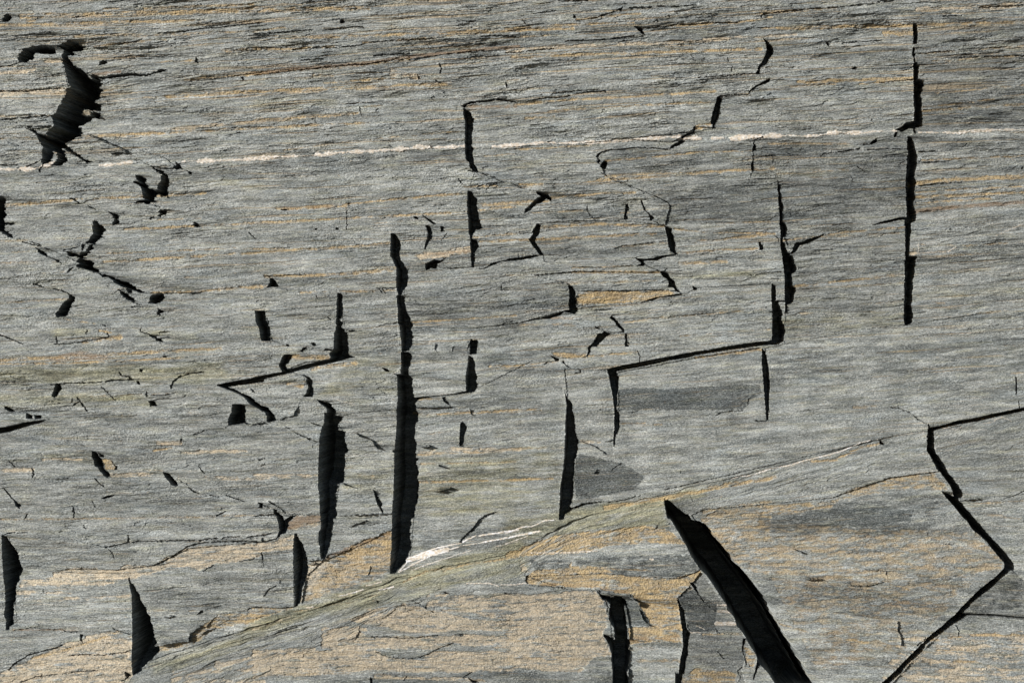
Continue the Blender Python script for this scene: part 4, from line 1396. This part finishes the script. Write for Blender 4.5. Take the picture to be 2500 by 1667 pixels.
# ---------------------------------------------------------------- materials
def new_mat(name):
    m = bpy.data.materials.new(name); m.use_nodes = True; t = m.node_tree
    return m, t, t.nodes, t.links, t.nodes['Principled BSDF']
def rock_material(name, vein_rock=False):
    m, t, N, L, bs = new_mat(name)
    def att(n):
        a = N.new('ShaderNodeAttribute'); a.attribute_name = n; return a
    st = att('strata'); ta = att('tint_a'); tb = att('tint_b')
    sa = N.new('ShaderNodeSeparateColor'); sb = N.new('ShaderNodeSeparateColor')
    L.new(ta.outputs['Color'], sa.inputs[0]); L.new(tb.outputs['Color'], sb.inputs[0])
    def noise(sx, sy, det, rough=0.6, off=0):
        mp = N.new('ShaderNodeMapping'); mp.inputs['Scale'].default_value = (sx, sy, 1); mp.inputs['Location'].default_value = (off, off * .7, off)
        L.new(st.outputs['Vector'], mp.inputs[0])
        n = N.new('ShaderNodeTexNoise'); n.inputs['Scale'].default_value = 1; n.inputs['Detail'].default_value = det
        n.inputs['Roughness'].default_value = rough
        L.new(mp.outputs[0], n.inputs['Vector']); return n.outputs['Fac']
    def math_(op, a, b=None, clamp=False):
        n = N.new('ShaderNodeMath'); n.operation = op; n.use_clamp = clamp
        for i, v in enumerate((a, b)):
            if v is None: continue
            if isinstance(v, (int, float)): n.inputs[i].default_value = v
            else: L.new(v, n.inputs[i])
        return n.outputs[0]
    def rng(v, a, b, c=0, d=1):
        n = N.new('ShaderNodeMapRange'); n.inputs[1].default_value = a; n.inputs[2].default_value = b
        n.inputs[3].default_value = c; n.inputs[4].default_value = d
        L.new(v, n.inputs[0]); return n.outputs[0]
    def mix(f, a, b, mode='MIX'):
        n = N.new('ShaderNodeMix'); n.data_type = 'RGBA'; n.blend_type = mode
        for i, v in ((0, f), (6, a), (7, b)):
            if isinstance(v, (int, float)): n.inputs[i].default_value = v
            elif isinstance(v, tuple): n.inputs[i].default_value = v + (1,)
            else: L.new(v, n.inputs[i])
        return n.outputs[2]
    broad = noise(.006, .045, 5, .6, 1); streak = noise(.022, .12, 6, .68, 2); fibre = noise(.11, .55, 4, .7, 3)
    grain = noise(.26, .5, 4, .8, 4); speck = noise(.9, 1.1, 2, .6, 5)
    v = math_('ADD', math_('MULTIPLY', broad, .18), math_('MULTIPLY', streak, .2))
    v = math_('ADD', v, math_('MULTIPLY', fibre, .28)); v = math_('ADD', v, math_('MULTIPLY', grain, .38)); v = math_('SUBTRACT', v, .02)
    rp = N.new('ShaderNodeValToRGB'); L.new(v, rp.inputs[0]); e = rp.color_ramp.elements
    e[0].position = .37; e[0].color = (.025, .029, .029, 1); e[1].position = .62; e[1].color = (.70, .72, .69, 1)
    for p, c in ((.445, (.10, .110, .106, 1)), (.50, (.23, .243, .233, 1)), (.555, (.42, .438, .42, 1))):
        k = rp.color_ramp.elements.new(p); k.color = c
    col = rp.outputs[0]
    # faint greenish and yellowish cast in lenses
    lens = rng(noise(.012, .10, 4, .6, 9), .5, .68)
    col = mix(math_('MULTIPLY', lens, .65), col, (1.05, 1.0, .80), 'MULTIPLY')
    blue = rng(noise(.007, .03, 3, .5, 12), .5, .7)
    col = mix(math_('MULTIPLY', blue, .5), col, (.88, .95, 1.03), 'MULTIPLY')
    # dark mica patches
    dk = math_('MULTIPLY', sa.outputs[2], rng(math_('ADD', grain, fibre), .85, 1.15, 1, .6))
    col = mix(dk, col, (.24, .265, .28), 'MULTIPLY')
    col = mix(math_('MULTIPLY', sb.outputs[2], .8), col, (.98, .90, .60), 'MULTIPLY')
    # bright mica glints, painted into the colour as pale specks
    gl = rng(speck, .66, .74)
    col = mix(math_('MULTIPLY', gl, .5), col, (.72, .74, .72))
    oc = N.new('ShaderNodeValToRGB'); L.new(math_('ADD', math_('MULTIPLY', streak, .5), math_('MULTIPLY', grain, .5)), oc.inputs[0])
    oc.color_ramp.elements[0].position = .33; oc.color_ramp.elements[0].color = (.14, .10, .055, 1)
    oc.color_ramp.elements[1].position = .68; oc.color_ramp.elements[1].color = (.62, .54, .385, 1)
    k = oc.color_ramp.elements.new(.5); k.color = (.35, .283, .178, 1)
    gold = mix(1.0, oc.outputs[0], (1.10, .985, .77), 'MULTIPLY')
    ochre = mix(rng(noise(.008, .05, 3, .6, 41), .42, .66), oc.outputs[0], (1.0, .88, .76), 'MULTIPLY')
    ochre = mix(rng(sa.outputs[0], .7, 1.0), ochre, gold)
    of = math_('MULTIPLY', sa.outputs[0], rng(math_('ADD', fibre, streak), .8, 1.1, .45, 1))
    fine_seam = math_('MULTIPLY', rng(noise(.009, .17, 4, .6, 21), .6, .70), .45)
    of = math_('MAXIMUM', of, fine_seam)
    spots = math_('MULTIPLY', rng(noise(.06, .2, 3, .6, 25), .67, .74), .65)
    of = math_('MAXIMUM', of, spots)
    pc = mix(rng(grain, .35, .65), (.30, .245, .165), (.72, .61, .45))
    col = mix(math_('MULTIPLY', sa.outputs[1], rng(math_('ADD', streak, fibre), .86, 1.1, .25, .95)), col, pc)
    col = mix(math_('MULTIPLY', of, .9), col, ochre)
    rc = mix(rng(grain, .35, .65), (.11, .065, .035), (.36, .235, .125))
    col = mix(math_('MULTIPLY', sb.outputs[0], .6), col, rc)
    wc = mix(rng(noise(.12, .25, 3, .6, 31), .45, .6), (.56, .48, .38), (.76, .73, .68))
    if vein_rock: wc = mix(rng(noise(.05, .12, 3, .6, 33), .45, .6), wc, (.80, .80, .82))
    col = mix(math_('MULTIPLY', sb.outputs[1], rng(math_('ADD', noise(.06, .2, 3, .6, 35), grain), .8, 1.05, .85 if vein_rock else .5, 1)), col, wc)
    tc = N.new('ShaderNodeCombineColor')
    for k_ in range(3): L.new(ta.outputs['Alpha'], tc.inputs[k_])
    col = mix(1.0, col, tc.outputs[0], 'MULTIPLY')
    col = mix(1.0, col, (.53, .53, .535), 'MULTIPLY')          # the schist is a dark stone
    L.new(col, bs.inputs['Base Color'])
    bs.inputs['Roughness'].default_value = .75; bs.inputs['Specular IOR Level'].default_value = .2
    bp = N.new('ShaderNodeBump'); bp.inputs['Distance'].default_value = .0022; bp.inputs['Strength'].default_value = .6
    hb = math_('ADD', math_('MULTIPLY', fibre, .5), math_('ADD', math_('MULTIPLY', grain, .6), math_('MULTIPLY', speck, .3)))
    L.new(hb, bp.inputs['Height']); L.new(bp.outputs[0], bs.inputs['Normal'])
    return m
rock = rock_material('layered schist'); quartz = rock_material('quartz rock'); calcite = rock_material('calcite rock', True)

# ---------------------------------------------------------------- meshes
PX = ((GX - 1250) * S).astype(f4); PZ = ((833.5 - GY) * S).astype(f4); PY = (-H * S).astype(f4)
wv = np.clip(np.maximum(Tw, np.clip(Vn * 4, 0, 1)), 0, 1)
POS = np.stack([PX, PY, PZ], -1).reshape(-1, 3)
ST = np.stack([U, V, np.zeros_like(U)], -1).reshape(-1, 3).astype(f4)
TA = np.stack([To, Tp, Td, tone], -1).reshape(-1, 4).astype(f4)
TB = np.stack([Tr, wv, Tv, np.ones_like(To)], -1).reshape(-1, 4).astype(f4)
jj, ii = np.meshgrid(np.arange(NY - 1, dtype=np.int32), np.arange(NX - 1, dtype=np.int32), indexing='ij')
base = jj * NX + ii
def build(name, sel, back, mat):
    b = base[sel].ravel()
    q = np.stack([b, b + NX, b + NX + 1, b + 1], 1)
    used, inv = np.unique(q.ravel(), return_inverse=True)
    q = inv.reshape(-1, 4).astype(np.int32); nv = len(used)
    # outline edges of the piece run back into the cliff, so that the piece is a body and not a sheet
    pad = np.zeros((NY + 1, NX + 1), bool); pad[1:-1, 1:-1] = sel
    c = pad[1:-1, 1:-1]; sk = []
    for dj, di, A, B in ((-1, 0, (0, 0), (0, 1)), (1, 0, (1, 1), (1, 0)), (0, -1, (1, 0), (0, 0)), (0, 1, (0, 1), (1, 1))):
        e = c & ~pad[1 + dj:NY + dj, 1 + di:NX + di]
        bb = base[e]
        sk.append(np.stack([bb + A[0] * NX + A[1], bb + B[0] * NX + B[1]], 1))
    sk = np.concatenate(sk); eu, ei = np.unique(sk.ravel(), return_inverse=True)
    ei = ei.reshape(-1, 2); top = np.searchsorted(used, eu)
    bk = POS[eu].copy(); bk[:, 1] = back + bk[:, 1] * 0
    sq = np.stack([top[ei[:, 1]], top[ei[:, 0]], nv + ei[:, 0], nv + ei[:, 1]], 1)
    # closed behind
    co = np.concatenate([POS[used], bk]); vi = np.concatenate([used, eu])
    faces = np.concatenate([q, sq]).astype(np.int32)
    me = bpy.data.meshes.new(name)
    me.vertices.add(len(co)); me.vertices.foreach_set('co', co.ravel())
    me.loops.add(faces.size); me.loops.foreach_set('vertex_index', faces.ravel())
    me.polygons.add(len(faces)); me.polygons.foreach_set('loop_start', np.arange(0, faces.size, 4, dtype=np.int32))
    for an, ty, dat, key in (('strata', 'FLOAT_VECTOR', ST, 'vector'), ('tint_a', 'FLOAT_COLOR', TA, 'color'), ('tint_b', 'FLOAT_COLOR', TB, 'color')):
        a = me.attributes.new(an, ty, 'POINT'); a.data.foreach_set(key, dat[vi].ravel())
    me.update(calc_edges=True); me.validate()
    me.polygons.foreach_set('use_smooth', np.zeros(len(faces), bool))
    me.materials.append(mat)
    o = bpy.data.objects.new(name, me); scene.collection.objects.link(o)
    return o
# the slabs, each a body reaching back into the cliff
for n_, (lab, poly) in enumerate(SLABS):
    sel = cid == n_ + 1
    if sel.sum() < 20: print('EMPTY SLAB', lab); continue
    o = build('rock_block', sel, 0.25, rock)
    o['label'] = lab; o['category'] = 'rock slab'; o['group'] = 'slabs of the jointed rock face'
VL = [
 ('quartz_vein', 10, 414, 'pinkish end of the upper vein at the left edge, below the large dark hole'),
 ('quartz_vein', 86, 407, 'cream quartz patch at the very foot of the large dark hole'),
 ('quartz_vein', 280, 399, 'short cream quartz stretch under the thin lens-shaped plate'),
 ('quartz_vein', 790, 375, 'longest rising stretch of white quartz, ending at the short upright gap'),
 ('quartz_vein', 1430, 345, 'thin quartz stretch just under the slab capped by the jagged crack'),
 ('quartz_vein', 1985, 330, 'brightest lumpy quartz beads running up to the right-hand gap'),
 ('quartz_vein', 2388, 321, 'dull pinkish quartz stretch right of the right-hand gap'),
 ('calcite_thread', 857, 1447, 'short faint calcite dash at the lower left end of the slanting seam'),
 ('calcite_thread', 913, 1425, 'tiny calcite dash nearest the foot of the tall central gap'),
 ('calcite_thread', 942, 1437, 'small bright calcite dash lowest on the slanting seam'),
 ('calcite_thread', 1068, 1352, 'widest brightest white calcite streak fanning out from the foot of the tall gap'),
 ('calcite_thread', 1078, 1368, 'hair-thin calcite thread just below the widest white streak'),
 ('calcite_thread', 1243, 1311, 'middle calcite streak between two others, rising right of the widest one'),
 ('calcite_thread', 1260, 1289, 'upper calcite streak reaching the foot of the gap beside the dark triangular patch'),
 ('calcite_thread', 1262, 1319, 'lowest short calcite streak in the fan above the ochre band'),
 ('calcite_thread', 1955, 1122, 'long lone white calcite line under the largest smooth grey slab'),
]
seen = set()
for k_, (n_, q) in enumerate(VP):
    mx, my = gx[q[:, 1]].min() / 2 + gx[q[:, 1]].max() / 2, gy[q[:, 0]].min() / 2 + gy[q[:, 0]].max() / 2
    best = min((l for l in VL if l[0] == n_), key=lambda l: math.hypot(l[1] - mx, (l[2] - my) * 3))
    if best[3] in seen: print('DUPLICATE', best)
    seen.add(best[3])
    o = build(n_, cid == 500 + k_, 0.1, quartz if n_ == 'quartz_vein' else calcite)
    o['label'] = best[3]; o['category'] = 'mineral vein'; o['group'] = 'stretches of the upper quartz vein' if n_ == 'quartz_vein' else 'white calcite threads along the slanting seam'
cliff = build('rock_face', cid == 0, 1.5, rock); cliff['kind'] = 'structure'

# ---------------------------------------------------------------- ground at the foot of the cliff
import bmesh
bmg = bmesh.new(); bmesh.ops.create_grid(bmg, x_segments=60, y_segments=60, size=60)
me = bpy.data.meshes.new('ground')
rg = np.random.RandomState(5)
for v in bmg.verts: v.co.z = rg.uniform(-.03, .03)
bmg.to_mesh(me); bmg.free()
g = bpy.data.objects.new('ground', me); scene.collection.objects.link(g)
g.location = (0, -57, -3.3); g['kind'] = 'structure'
m, t, N, L, bs = new_mat('dark shingle')
n = N.new('ShaderNodeTexNoise'); n.inputs['Scale'].default_value = 9; n.inputs['Detail'].default_value = 6
r = N.new('ShaderNodeValToRGB'); L.new(n.outputs[0], r.inputs[0]); L.new(r.outputs[0], bs.inputs['Base Color'])
r.color_ramp.elements[0].color = (.03, .032, .03, 1); r.color_ramp.elements[1].color = (.12, .12, .11, 1)
bs.inputs['Roughness'].default_value = .9
me.materials.append(m)
